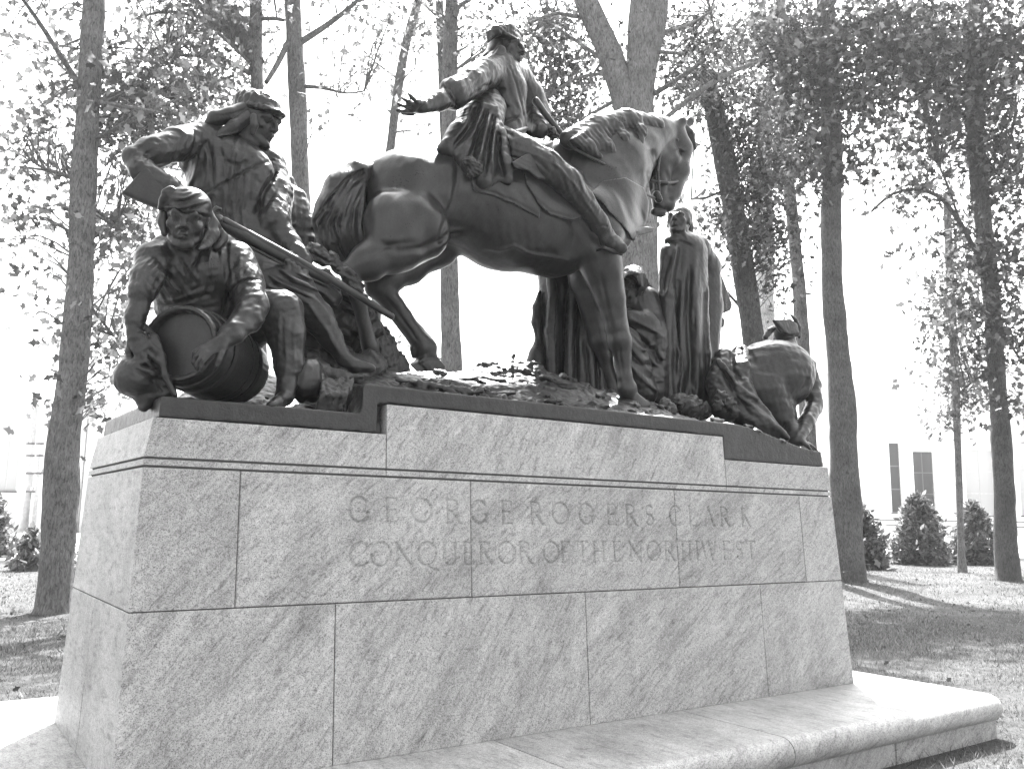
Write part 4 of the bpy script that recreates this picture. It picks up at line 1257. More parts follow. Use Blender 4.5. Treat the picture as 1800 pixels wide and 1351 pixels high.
S.lines([[(1178, 450), (1168, 490), (1166, 520)], [(1212, 470), (1210, 560), (1214, 650), (1212, 722)], [(1238, 500), (1240, 600), (1240, 700)], [(1186, 540), (1186, 640), (1188, 720)]], 5, .022)
S.folds(1206, 590, 60, 150, 88, 15, .010, seed=4, warp=.6)
S.lines([[(1170, 428), (1195, 424), (1220, 434)]], 3, .014)
S.rough(.07, .003, 4)
fr = frame(-28, 14, 0)
L = head(S, aty(1193, 390, .94), fr, .27)
S.tube([(1194, 425, .95, 15), (1195, 405, .96, 14)], .02)
S.mesh('body', MAT_BRONZE, man)
S = Sculpt(0.0075)
S.ell3(L(0, -.12, .20), fr, (.36*.27, .42*.27, .36*.27), .02)
S.tube([(1209, 378, .93, 8), (1213, 400, .94, 6), (1214, 428, .94, 4)], .01)
for q in range(5): S.carve([(1204+q*2.5, 370), (1208+q*2.2, 400), (1211+q*1.5, 428)], 1.2, .006)
S.mesh('hair', MAT_BRONZE, man)
S = Sculpt(0.009)
S.sheet([(1246, 462), (1262, 474), (1272, 500), (1285, 536), (1282, 546), (1258, 556), (1250, 520)], 1.02, .05, .018, .02)
S.sheet([(1240, 540), (1262, 552), (1272, 562), (1270, 576), (1256, 574), (1258, 640), (1246, 650), (1238, 600)], 1.03, .05, .016, .02)
S.folds(1262, 510, 24, 50, 74, 9, .010, seed=4)
S.mesh('blanket_fold', MAT_BRONZE, man)

# ================================================================ SEATED HOODED WOMAN
man = empty('hooded_woman_statue', tuple(aty(1125, 690, 1.0)))
tag(man, 'bronze woman seated under a deep hood between the horse\'s foreleg and blanketed man', 'figure statue', 'bronze figures round the horse')
S = Sculpt(0.0085)
S.tube([(1126, 540, 1.08, 40), (1128, 600, 1.06, 50), (1130, 690, 1.06, 50)], .04)
S.tube([(1104, 560, .98, 18), (1135, 572, .94, 24), (1160, 585, .96, 16)], .03)
S.tube([(1100, 600, .95, 26), (1112, 640, .90, 30), (1130, 690, .88, 26)], .03)
S.lines([[(1098, 556), (1130, 570), (1166, 590)], [(1100, 590), (1130, 615), (1158, 600)], [(1098, 625), (1120, 660), (1160, 690)]], 4, -.016)
S.lines([[(1102, 575), (1128, 600), (1150, 620)], [(1100, 612), (1128, 640), (1162, 650)], [(1150, 590), (1152, 620), (1160, 640)]], 5, .020)
S.folds(1125, 640, 50, 70, -50, 17, .016, seed=3)
S.rough(.06, .003, 5)
fr = frame(-32, -10, 0)
head(S, aty(1110, 506, 1.03), fr, .235)
S.tube([(1112, 520, 1.02, 13), (1116, 545, 1.06, 16)], .02)
S.mesh('body', MAT_BRONZE, man)
S = Sculpt(0.0075)
S.ell(1113, 500, 1.03, 23, 31, .17, -8, k=.02)
S.tube([(1112, 486, 1.04, 20), (1130, 515, 1.06, 18), (1150, 545, 1.06, 15), (1163, 575, 1.02, 9)], .03)
S.tube([(1100, 500, 1.06, 14), (1110, 540, 1.08, 22), (1140, 560, 1.08, 24)], .03)
S.ell3(aty(1106, 506, .93), (_r, np.array([0, 0, 1.]), HF), (.072, .10, .16), .012, True)
S.lines([[(1124, 490), (1140, 530), (1160, 572)], [(1132, 500), (1152, 545)]], 2.6, -.010)
S.rough(.05, .004, 5)
S.mesh('hood', MAT_BRONZE, man)

# ================================================================ ROBED FIGURE behind the forelegs
man = empty('robed_figure_statue', tuple(aty(1000, 690, 1.25)))
tag(man, 'bronze standing figure in a straight pleated robe behind the horse\'s forelegs', 'figure statue', 'bronze figures round the horse')
S = Sculpt(0.009)
S.tube([(985, 380, 1.32, 36), (975, 480, 1.30, 28), (972, 600, 1.30, 26), (978, 690, 1.30, 32)], .04)
S.tube([(1020, 390, 1.28, 40), (1018, 480, 1.26, 34), (1024, 600, 1.22, 42), (1032, 700, 1.18, 48)], .04)
S.tube([(1002, 345, 1.30, 16), (1002, 315, 1.30, 24), (1002, 300, 1.30, 24)], .03)
S.tube([(965, 470, 1.22, 8), (972, 520, 1.19, 9), (966, 580, 1.19, 9), (972, 660, 1.20, 9)], .012)
S.tube([(1003, 500, 1.18, 6), (1006, 540, 1.12, 8), (1001, 600, 1.12, 8), (1000, 672, 1.12, 9)], .01)
S.tube([(1008, 500, 1.15, 6), (1022, 540, 1.12, 6), (1034, 590, 1.09, 6), (1045, 680, 1.08, 8)], .01)
S.tube([(1032, 490, 1.18, 5), (1044, 545, 1.12, 6), (1055, 600, 1.08, 6), (1062, 690, 1.06, 7)], .01)
S.lines([[(985, 500), (988, 600), (990, 690)], [(994, 520), (993, 600), (993, 690)], [(1015, 540), (1012, 600), (1014, 690)], [(1028, 600), (1036, 690)], [(1048, 600), (1052, 690)]], 4, .026)
S.folds(1015, 600, 60, 110, 85, 12, .008, seed=6, warp=.5)
S.rough(.06, .003, 5)
S.mesh('robe', MAT_BRONZE, man)
S = Sculpt(0.0085)
S.tube([(949, 512, 1.30, 3), (944, 540, 1.30, 8), (943, 566, 1.30, 9), (947, 595, 1.30, 6), (944, 622, 1.30, 14), (940, 640, 1.30, 17)], .02)
S.mesh('pouch', MAT_BRONZE, man)

# ================================================================ CROUCHING MAN at the right end
man = empty('crouching_man_statue', tuple(aty(1370, 770, .5)))
tag(man, 'bronze bare-backed man crouching over his knees at the far right end, feather in his headband', 'figure statue', 'bronze figures round the horse')
S = Sculpt(0.0085)
S.ell(1356, 662, .62, 74, 64, .23, 4, k=.05)
S.ell(1378, 648, .60, 52, 46, .21, -20, k=.05)
S.tube([(1340, 690, .62, 48), (1368, 730, .56, 30), (1388, 762, .48, 14)], .05)
S.tube([(1412, 648, .58, 24), (1427, 676, .52, 15), (1431, 704, .46, 14), (1432, 716, .44, 14)], .025)
S.tube([(1431, 714, .44, 14), (1418, 742, .37, 14), (1404, 772, .30, 9)], .02)
S.tube([(1382, 726, .50, 13), (1392, 756, .40, 12), (1396, 778, .34, 12)], .03)
wr = aty(1405, 775, .30); hand(S, wr, aty(1440, 788, .24)-wr, np.array([.1, -.4, .9]), .19, (14, 20, 16), 10, 1, 12)
S.tube([(1300, 680, .74, 50), (1290, 710, .72, 34)], .05)
S.tube([(1384, 620, .72, 22), (1384, 600, .76, 15)], .03)
S.carve([(1345, 605), (1372, 640), (1384, 690)], 7, .006)
S.dent(1332, 628, 10, 7, -.006).dent(1392, 638, 9, 8, -.007).dent(1400, 636, 5, 5, -.005).dent(1335, 655, 9, 8, -.005)
S.carve([(1418, 662), (1416, 676), (1404, 690)], 5, .016)
S.rough(.09, .003, 6)
fr = frame(140, -12, 0)
L = head(S, aty(1380, 594, .78), fr, .26)
S.mesh('body', MAT_BRONZE, man)
S = Sculpt(0.007)
S.ell3(L(0, -.05, .22), fr, (.36*.26, .44*.26, .32*.26), .02)
S.sheet([(1358, 562), (1388, 561), (1400, 570), (1404, 592), (1390, 590), (1372, 584)], .69, .035, .012, .03)
S.tube([(1358, 578, .76, 6), (1352, 582, .76, 6), (1346, 592, .76, 5)], .01)
S.lines([[(1364, 580), (1384, 600), (1404, 600)], [(1362, 568), (1384, 590), (1404, 588)]], 1.8, .007)
S.rough(.06, .002, 7)
S.mesh('headband', MAT_BRONZE, man)
S = Sculpt(0.006)
S.tube([(1405, 592, .72, 3), (1404, 576, .72, 4), (1398, 562, .72, 3.5), (1390, 553, .72, 1.6)], .006)
S.mesh('feather', MAT_BRONZE, man)
S = Sculpt(0.0085)
S.tube([(1300, 622, .66, 15), (1290, 660, .60, 30), (1292, 700, .54, 34), (1326, 738, .46, 28), (1372, 768, .38, 14)], .04)
S.tube([(1272, 630, .66, 18), (1264, 672, .60, 22), (1275, 716, .54, 26)], .03)
S.tube([(1262, 634, .55, 5), (1285, 662, .50, 7), (1310, 692, .44, 7), (1345, 735, .36, 7), (1384, 768, .31, 5)], .015)
S.tube([(1308, 612, .60, 6), (1312, 640, .48, 6), (1310, 686, .44, 6)], .02)
S.lines([[(1285, 618), (1288, 650), (1300, 668)], [(1272, 650), (1290, 690), (1320, 730)], [(1320, 700), (1350, 726), (1362, 730)]], 5, .022)
S.folds(1310, 700, 60, 60, -45, 15, .012, seed=9)
for (x, y, s_) in ((1268, 696, 1), (1282, 708, 1), (1300, 704, .8), (1262, 712, .8), (1290, 722, .9)):
    for t_ in (0, 60, 120): S.ell(x, y, .43, 14*s_, 5*s_, .02, t_, k=.008)
S.rough(.06, .004, 2)
S.mesh('blanket', MAT_BRONZE, man)
# ================================================================ TREES, SHRUBS, GRASS
HAZE = 0.0006
def bark(name, v):
    m, nt, b = mat_new(name)
    w = coords(nt, 'World', (1, 1, .30))
    r = noise(nt, w, 34, 6, .7, .9); big = noise(nt, coords(nt, 'World'), 2.2, 5, .65)
    val = math_n(nt, 'MULTIPLY', math_n(nt, 'MULTIPLY', ramp(nt, r, [(.34, .35), (.5, 1.0), (.68, 1.5)]), ramp(nt, big, [(.3, .72), (.7, 1.2)])), v)
    nt.links.new(val, b.inputs['Base Color'])
    b.inputs['Roughness'].default_value = .9; b.inputs['Specular IOR Level'].default_value = .2
    bump(nt, b, r, .9, .05)
    return m
MAT_BARK = bark('grey bark', .19)
MAT_BARK_DARK = bark('dark bark', .10)
MAT_BARK_LIMB = bark('pale flaking bark', .22)
MAT_BARK_MID = bark('grey brown bark', .13)
MAT_BARK_PALE = bark('pale smooth bark', .5)
def leafmat(name, v, tr):
    m, nt, b = mat_new(name)
    g = nt.nodes.new('ShaderNodeNewGeometry')
    val = math_n(nt, 'MULTIPLY', math_n(nt, 'ADD', math_n(nt, 'MULTIPLY', math_n(nt, 'POWER', g.outputs['Random Per Island'], 2.2), 1.7), .38), v)
    nt.links.new(val, b.inputs['Base Color'])
    b.inputs['Roughness'].default_value = .55; b.inputs['Specular IOR Level'].default_value = .3
    t = nt.nodes.new('ShaderNodeBsdfTranslucent'); nt.links.new(math_n(nt, 'MULTIPLY', val, 1.5), t.inputs['Color'])
    mx = nt.nodes.new('ShaderNodeMixShader'); mx.inputs[0].default_value = tr
    nt.links.new(b.outputs[0], mx.inputs[1]); nt.links.new(t.outputs[0], mx.inputs[2])
    nt.links.new(mx.outputs[0], nt.nodes['Material Output'].inputs[0])
    return m
MAT_LEAF = leafmat('leaf', .085, .42)
MAT_LEAF_SHRUB = leafmat('glossy shrub leaf', .12, .4)
MAT_LEAF_GLARE = leafmat('glare pale leaf', .15, .58)  # lighter leaf copy: glare of the sky behind is put into the colour
MAT_LEAF_DARK = leafmat('dark leaf', .085, .34)
NPR = np.random.RandomState(21)

def tube_mesh(paths, seg=14, rough_=.06, step=.22):
    """several tapered limbs -> one mesh.  path: list of (xyz, radius)"""
    V, F = [], []; base = 0
    for path in paths:
        P = np.array([p[0] for p in path], float); R = np.array([p[1] for p in path], float)
        d = np.r_[0, np.cumsum(np.linalg.norm(np.diff(P, axis=0), axis=1))]
        n = max(int(d[-1]/max(step, R.mean()*.8)), len(P)*2, 3)
        t = np.linspace(0, d[-1], n)
        C = np.stack([np.interp(t, d, P[:, i]) for i in range(3)], -1); r = np.interp(t, d, R)
        if n > 6:                      # ease the corners
            for _ in range(2): C[1:-1] = (C[:-2]+2*C[1:-1]+C[2:])/4
        sg = seg if R.max() > .06 else 6
        T = np.gradient(C, axis=0); T /= np.linalg.norm(T, axis=1)[:, None]+1e-9
        ref = np.array([1, 0.3, 0.1]); U = np.cross(T, ref); U /= np.linalg.norm(U, axis=1)[:, None]+1e-9; W = np.cross(T, U)
        a = np.linspace(0, 2*np.pi, sg, endpoint=False)
        ph = NPR.rand(6)*6.28
        ar = a[None, :]; tz = t[:, None]
        k = 1+rough_*1.25*(np.sin(3*ar+ph[0]+.5*np.sin(tz*1.3+ph[1]))*.7+np.sin(5*ar+ph[2]+.9*np.sin(tz*2.1+ph[3]))*.5+.6*np.sin(tz*2.7+2*ar+ph[4])+NPR.randn(n, sg)*.35)
        rr = r[:, None]*k
        vv = C[:, None]+rr[..., None]*(np.cos(a)[None, :, None]*U[:, None]+np.sin(a)[None, :, None]*W[:, None])
        V.append(vv.reshape(-1, 3))
        i, jn = np.meshgrid(np.arange(n-1), np.arange(sg), indexing='ij'); j2 = (jn+1) % sg
        F.append((base+np.stack([i*sg+jn, i*sg+j2, (i+1)*sg+j2, (i+1)*sg+jn], -1)).reshape(-1, 4)); base += n*sg
    return mesh_np('trunk', np.concatenate(V), np.concatenate(F))
LOBE = np.array([(0, 0, 0), (.22, .16, .03), (.16, .34, .02), (.40, .52, .05), (.20, .62, .02), (0, 1.0, 0), (-.20, .62, .02), (-.40, .52, .05), (-.16, .34, .02), (-.22, .16, .03)])
LOBE_F = np.array([(0, 1, 2, 8), (0, 8, 9, 0), (2, 3, 4, 8), (4, 5, 6, 8), (8, 6, 7, 8)])
LTRI = np.array([(0, 1, 9), (1, 2, 9), (2, 8, 9), (2, 3, 4), (2, 4, 8), (4, 6, 8), (6, 7, 8), (4, 5, 6)])
SPEAR = np.array([(0, 0, 0), (.20, .35, .05), (.13, .7, .02), (0, 1, 0), (-.13, .7, .02), (-.20, .35, .05)])
STRI = np.array([(0, 1, 5), (1, 2, 4), (1, 4, 5), (2, 3, 4)])
def leaves_mesh(C, size, shape='lobe', droop=.5, spread=.35):
    base, tri = (LOBE, LTRI) if shape == 'lobe' else (SPEAR, STRI)
    n = len(C)
    d = NPR.randn(n, 3); d[:, 2] -= droop; d /= np.linalg.norm(d, axis=1)[:, None]
    nn = NPR.randn(n, 3); nn[:, 2] += .9; nn -= d*(nn*d).sum(1)[:, None]; nn /= np.linalg.norm(nn, axis=1)[:, None]
    s = np.cross(d, nn)
    sz = size*(.65+.7*NPR.rand(n))[:, None, None]
    V = C[:, None]+sz*(base[None, :, 0:1]*s[:, None]+base[None, :, 1:2]*d[:, None]+base[None, :, 2:3]*nn[:, None])
    F = tri[None]+(np.arange(n)*len(base))[:, None, None]
    return mesh_np('foliage', V.reshape(-1, 3), F.reshape(-1, 3), smooth=False)
def lin(pts, h, dh=0.0):
    """photo polyline (px, py, r px) at h metres ahead -> limb path; dh pushes its far end away"""
    out = []
    for i, q in enumerate(pts):
        hh = h+dh*i/max(len(pts)-1, 1)
        p = ath(q[0], q[1], hh); out.append((p, q[2]*hh/FPX/((ray(q[0], q[1])@HF))*1.0))
    return out
def clumps(spec, h, dens=1.0, dspread=1.4):
    """spec: (px, py, rx, ry, number of clumps) -> clump centres"""
    out = []
    for (x, y, rx, ry, n) in spec:
        for _ in range(max(1, int(n*dens))):
            a = NPR.rand()*6.28; r = math.sqrt(NPR.rand())
            out.append(ath(x+rx*r*math.cos(a), y+ry*r*math.sin(a), h+NPR.randn()*dspread*.6))
    return np.array(out)
DENS = 2.05
def tree(name, label, trunk, h, branches=(), crown=(), leaf=.13, per=16, cr=.30, mat=None, lmat=None, base=None, shape='lobe', group='trees standing round the monument', twigs=True, dspread=1.4, limbs=(), coff=0.0):
    """trunk px polyline top-last; base: photo pixel where it meets the lawn (gives h)"""
    if base is not None:
        h = float((atz(base[0], base[1], GZ)-CAM) @ HF)
    paths = [lin(trunk, h)]
    b0 = paths[0][0][0]
    if base is None:                   # carry it down to the lawn
        r0 = paths[0][0][1]
        foot = np.array([b0[0], b0[1], GZ-.15])
        paths[0] = [(foot, r0*1.5), (foot+(0, 0, .5), r0*1.15)]+paths[0]
    else:
        foot = b0-np.array([0, 0, .15]); paths[0] = [(foot, paths[0][0][1]*1.25)]+paths[0]
    for br in branches:
        dh = NPR.uniform(-1.2, 1.2)
        paths.append(lin(br, h, dh))
    leaf *= 1.15
    root = empty(name, tuple(foot+np.array([0, 0, .15])))
    tag(root, label, 'tree', group)
    link('trunk', tube_mesh(paths), mat or MAT_BARK, root)
    for lb in limbs:
        pl = lin(lb, h); link('limb', tube_mesh([pl], 18), MAT_BARK_LIMB, root); paths.append(pl)
    if len(crown):
        C = clumps(crown, h+coff, 1.0, dspread)
        nodes = np.concatenate([np.array([p[0] for p in path[1:]]) for path in paths])
        dense = []
        for path in paths:
            P = np.array([p[0] for p in path])
            for a, b_ in zip(P[:-1], P[1:]):
                for t in np.linspace(0, 1, 6): dense.append(a+(b_-a)*t)
        dense = np.array(dense)
        tw = []
        if twigs:
            for c in C:
                d = np.linalg.norm(dense-c-np.array([0, 0, -.6]), axis=1); k = d.argmin()
                if d[k] > 5: continue
                a = dense[k]; mid = a*.45+c*.55+np.array([0, 0, .12*d[k]])+NPR.randn(3)*.06*d[k]
                tw.append([(a, .009+.005*d[k]), (mid, .008+.002*d[k]), (c, .004)])
                for _ in range(2):
                    e = c+NPR.randn(3)*cr*.8; tw.append([(mid*.3+c*.7, .007), (e, .003)])
            if tw: link('twigs', tube_mesh(tw, 5, .03, .3), mat or MAT_BARK, root)['kind'] = 'stuff'
        L_ = []
        for c in C:
            k = max(4, int(per*DENS*NPR.uniform(.4, 1.6)))
            L_.append(c+NPR.randn(k, 3)*np.array([cr, cr, cr*.65])*NPR.uniform(.8, 1.9))
        f = link('crown', leaves_mesh(np.concatenate(L_), leaf, shape), lmat or MAT_LEAF, root)
        f['kind'] = 'stuff'
    return root

tree('broadleaf_tree', 'large pale grey trunk that bends left of the pedestal, tallest on the left', [(91, 1076, 31), (98, 1010, 28), (106, 900, 28), (108, 780, 27), (130, 650, 23), (140, 500, 22), (147, 300, 20), (157, 150, 18), (165, 0, 18), (172, -200, 16), (168, -420, 12)], 0,
     [[(140, 150, 6), (118, 115, 5), (92, 75, 4), (62, 28, 3.5), (30, -15, 3)], [(124, 312, 4), (85, 300, 3), (52, 283, 2.4), (40, 262, 2)], [(162, 362, 3.5), (190, 388, 2.4), (205, 400, 2)], [(170, 180, 4), (230, 188, 3), (290, 200, 2)],
      [(170, -60, 9), (250, -120, 6), (330, -160, 4)], [(165, -100, 9), (60, -180, 6), (-40, -230, 4)], [(158, 250, 3), (220, 215, 2.2), (270, 190, 1.6)], [(160, 540, 3), (200, 590, 2)]],
     [(60, 60, 95, 70, 13), (110, 210, 80, 70, 20), (230, 130, 90, 60, 34), (300, 200, 75, 50, 26), (220, 250, 70, 50, 22), (60, 260, 70, 50, 10), (80, 350, 60, 45, 8), (230, 380, 50, 40, 14), (200, 450, 60, 40, 9), (30, 400, 40, 60, 7), (190, 600, 45, 60, 14), (180, 690, 40, 35, 12), (150, -150, 330, 110, 60), (40, 520, 50, 60, 4)],
     leaf=.135, per=8.5, cr=.30, lmat=MAT_LEAF_GLARE, base=(91, 1076), mat=MAT_BARK, coff=1.0, dspread=1.1)
tree('broadleaf_tree', 'straight grey trunk directly behind the rifleman\'s cap, bare below its side branches', [(532, 900, 19), (530, 600, 17), (528, 350, 15), (526, 260, 15), (520, 130, 15), (513, 0, 14), (508, -150, 13), (505, -350, 10)], 16,
     [[(522, 78, 6), (575, 45, 5), (620, 10, 4), (650, -20, 3)], [(530, 152, 4), (570, 153, 3), (610, 168, 2), (640, 160, 1.6)], [(512, 62, 5), (490, 110, 5), (468, 145, 4.5)], [(508, -40, 6), (440, -100, 4), (380, -120, 3)], [(510, -80, 6), (600, -140, 4)]],
     [(620, 130, 60, 60, 7), (650, 30, 70, 40, 10), (570, -80, 200, 70, 34), (560, 200, 30, 40, 3), (690, 90, 40, 60, 5)], leaf=.12, per=9, cr=.28, lmat=MAT_LEAF_GLARE)
tree('broadleaf_tree', 'forked tree top left whose thick broken limb hangs over the man in the cap', [(458, 900, 14), (456, 400, 12), (452, 140, 11), (449, 60, 11), (450, 0, 10), (452, -200, 9)], 15,
     [[(452, 112, 13), (430, 72, 20), (405, 38, 24), (372, 2, 24), (330, -30, 20)], [(440, 130, 5), (405, 108, 4.5), (370, 97, 4), (330, 98, 3.5), (292, 96, 3)], [(448, 118, 4), (420, 92, 3), (385, 60, 2.5)], [(395, 50, 4), (330, 20, 3), (270, 20, 2.5), (236, 34, 2)], [(292, 96, 2.6), (268, 122, 2)], [(420, 130, 3), (390, 140, 2.6), (366, 150, 2)], [(450, 35, 4), (478, 32, 4), (500, 36, 3)], [(330, 50, 3), (300, 75, 2)]],
     [(360, 30, 70, 40, 20), (300, 60, 70, 60, 26), (400, 70, 50, 60, 20), (280, 170, 80, 60, 26), (360, 170, 70, 40, 22), (420, 20, 60, 40, 12), (350, -90, 160, 70, 40), (250, 330, 60, 60, 9), (240, 430, 45, 40, 9), (200, 520, 40, 50, 7)],
     leaf=.14, per=8, cr=.30, lmat=MAT_LEAF_GLARE)
tree('sapling', 'thin leaning sapling trunk seen just left of the rider\'s open hand', [(640, 960, 12), (668, 420, 9), (683, 290, 8), (690, 230, 8), (700, 150, 8), (713, 75, 8), (736, 0, 7), (760, -90, 6)], 20,
     [[(693, 170, 2), (715, 130, 1.6), (730, 120, 1.3)], [(690, 232, 2), (720, 230, 1.6)], [(700, 140, 2), (660, 110, 1.6), (640, 90, 1.3)]],
     [(725, 60, 30, 50, 9), (705, 120, 28, 50, 8), (720, 230, 25, 12, 3), (640, 90, 40, 40, 5)], leaf=.12, per=8, cr=.22, lmat=MAT_LEAF_GLARE)
tree('broadleaf_tree', 'mottled upright trunk that shows above and below the horse\'s back behind the rider\'s arm', [(800, 900, 24), (795, 640, 19), (790, 470, 15), (790, 250, 14), (792, 100, 13), (794, 0, 12), (798, -180, 10)], 17,
     [[(794, 20, 4), (840, -10, 3), (880, -40, 2)], [(792, 60, 3), (760, 20, 2.2), (735, 0, 2)], [(797, -60, 6), (860, -140, 4)]],
     [(760, 20, 40, 40, 5), (840, 30, 50, 50, 12), (930, 50, 60, 40, 12), (820, 100, 30, 40, 4), (820, -100, 120, 60, 26), (640, 610, 20, 30, 0)], leaf=.12, per=9, cr=.25)
tree('sapling', 'slim dark trunk close beside the mottled trunk behind the rider', [(786, 900, 9), (782, 300, 7), (776, 120, 7), (772, 0, 7), (768, -120, 6)], 23, [], [(760, 30, 30, 50, 4)], leaf=.12, per=8, cr=.25, mat=MAT_BARK_DARK)
tree('forked_tree', 'big forked tree with two pale limbs rising behind the horse\'s neck', [(1118, 900, 44), (1120, 600, 38), (1121, 470, 34), (1119, 300, 35), (1114, 215, 36), (1112, 172, 35)], 14,
     [[(1150, 165, 5), (1190, 140, 4.5), (1240, 105, 4)], [(1155, 220, 4), (1205, 178, 5), (1240, 152, 5), (1285, 125, 4.5), (1330, 110, 3)], [(1060, 105, 4), (1010, 70, 3), (965, 40, 2.2)], [(1075, 130, 4), (1020, 130, 3), (975, 160, 2.6), (945, 190, 2)], [(1085, 175, 4), (1040, 200, 3), (1000, 225, 2.4), (985, 250, 2)], [(1160, 60, 4), (1210, 45, 3), (1250, 20, 2)], [(1140, 90, 4), (1205, 95, 3)], [(1100, 210, 4), (1055, 215, 3.4), (1008, 240, 3)], [(1020, 30, 4), (975, 22, 3), (930, 40, 2)], [(1066, 95, 2.6), (1030, 150, 2), (1000, 200, 1.6)]],
     [(1000, 100, 60, 70, 34), (960, 60, 55, 50, 24), (1000, 200, 50, 40, 24), (960, 160, 40, 50, 12), (1210, 60, 60, 60, 34), (1190, 150, 40, 40, 12), (1080, -120, 260, 90, 60)],
     leaf=.105, per=13, cr=.25, dspread=.8, coff=1.3,
     mat=MAT_BARK_LIMB, limbs=[[(1106, 200, 26), (1090, 140, 23), (1064, 72, 20), (1036, 18, 20), (1012, -40, 19), (980, -180, 15)], [(1118, 190, 28), (1127, 120, 27), (1136, 50, 31), (1141, 0, 32), (1146, -60, 30), (1152, -220, 24), (1160, -420, 16)]])
tree('broadleaf_tree', 'dark leaning trunk with a snapped top right of the horse\'s head', [(1350, 900, 24), (1328, 620, 19), (1316, 540, 19), (1302, 450, 19), (1290, 370, 19), (1274, 280, 19), (1256, 200, 18), (1246, 150, 16), (1240, 128, 13)], 17,
     [[(1300, 362, 4), (1345, 338, 3.4), (1392, 300, 2.8)], [(1252, 190, 4), (1225, 170, 3.5), (1190, 155, 2.4)], [(1258, 222, 4), (1232, 200, 3), (1218, 206, 2.4)], [(1285, 330, 3), (1240, 348, 2.4), (1215, 350, 2)], [(1300, 450, 3), (1250, 382, 2)], [(1320, 560, 3), (1255, 488, 2)]],
     [(1330, 350, 50, 70, 40), (1345, 430, 38, 40, 22), (1330, 250, 60, 60, 44), (1290, 160, 60, 60, 30), (1220, 120, 40, 50, 12), (1245, 395, 30, 30, 6), (1280, 400, 30, 60, 10), (1345, 500, 25, 40, 8), (1232, 340, 20, 40, 3)], leaf=.11, per=14, cr=.24, mat=MAT_BARK_DARK, lmat=MAT_LEAF_DARK)
tree('bare_tree', 'pale whitish trunk seen between the dark leaning trunk and the thin one', [(1352, 900, 20), (1346, 600, 17), (1345, 440, 15), (1344, 300, 13), (1343, 150, 10)], 34, [], [(1345, 360, 30, 40, 5)], leaf=.12, per=8, cr=.3, mat=MAT_BARK_PALE)
tree('broadleaf_tree', 'thin grey trunk just left of the tall trunk at the pedestal\'s right end', [(1428, 900, 15), (1412, 620, 12), (1402, 480, 11), (1392, 380, 10), (1384, 300, 10), (1378, 180, 9), (1372, 0, 8)], 22,
     [[(1385, 310, 3), (1360, 260, 2.4), (1340, 220, 2)]],
     [(1380, 250, 60, 60, 34), (1390, 150, 80, 60, 44), (1370, 60, 90, 50, 44), (1300, 60, 60, 50, 24)], leaf=.13, per=13, cr=.28, lmat=MAT_LEAF_DARK)
tree('broadleaf_tree', 'tall straight trunk standing right beside the right end of the pedestal', [(1490, 1022, 30), (1486, 900, 25), (1483, 800, 23), (1480, 715, 22), (1472, 620, 19), (1463, 520, 18), (1460, 400, 17), (1462, 280, 17), (1458, 150, 16), (1450, 0, 15), (1440, -200, 12)], 0,
     [[(1455, 300, 4), (1420, 270, 3), (1390, 250, 2.4)], [(1458, 200, 5), (1520, 150, 4), (1580, 110, 3)], [(1450, 100, 5), (1400, 75, 4.5), (1372, 72, 4)], [(1455, 60, 5), (1530, 30, 4), (1600, 20, 3)], [(1448, -60, 7), (1380, -140, 5)], [(1448, -40, 7), (1540, -100, 5)]],
     [(1440, 180, 70, 70, 58), (1400, 80, 80, 60, 54), (1500, 60, 80, 60, 60), (1470, 280, 45, 30, 20), (1540, 150, 60, 40, 30), (1590, 60, 60, 60, 34), (1420, 300, 40, 30, 14), (1460, -120, 240, 90, 40), (1550, 210, 40, 25, 8), (1500, 960, 30, 20, 0)],
     leaf=.185, per=10, cr=.38, mat=MAT_BARK_MID, lmat=MAT_LEAF_DARK, base=(1490, 1022))
tree('broadleaf_tree', 'dark slightly leaning trunk at the right edge, rising from the lawn in front of shrubs', [(1774, 1020, 22), (1768, 960, 18), (1766, 860, 17), (1760, 760, 16), (1752, 660, 14), (1746, 560, 14), (1736, 450, 14), (1724, 350, 14), (1714, 250, 15), (1712, 130, 14), (1716, 0, 13), (1722, -160, 11)], 0,
     [[(1742, 520, 4), (1715, 440, 4), (1690, 395, 4), (1655, 345, 3.6), (1612, 330, 3), (1565, 340, 2.4), (1532, 372, 2)], [(1744, 560, 3), (1772, 600, 2.4), (1800, 640, 2)], [(1722, 330, 3), (1770, 280, 2.4), (1785, 200, 2.2)], [(1745, 650, 3), (1710, 668, 2.4), (1688, 690, 2)], [(1714, 200, 5), (1640, 130, 4), (1590, 90, 3)], [(1714, 120, 5), (1780, 60, 4), (1840, 20, 3)], [(1690, 400, 2.4), (1668, 330, 2), (1650, 290, 1.6)]],
     [(1690, 100, 90, 80, 84), (1760, 60, 60, 70, 56), (1700, 220, 80, 60, 60), (1600, 60, 60, 60, 30), (1775, 300, 30, 80, 24), (1620, 250, 60, 45, 24), (1580, 330, 50, 25, 12), (1740, 320, 50, 50, 24), (1640, 130, 60, 50, 30), (1770, 160, 40, 60, 16), (1710, 420, 40, 50, 16), (1760, 480, 50, 60, 30), (1700, 540, 50, 50, 26), (1770, 590, 40, 50, 26), (1700, 640, 35, 40, 12), (1780, 690, 30, 40, 10), (1615, 430, 20, 30, 3), (1720, -100, 200, 90, 36)],
     leaf=.185, per=9, cr=.38, mat=MAT_BARK_DARK, lmat=MAT_LEAF_DARK, base=(1774, 1020))
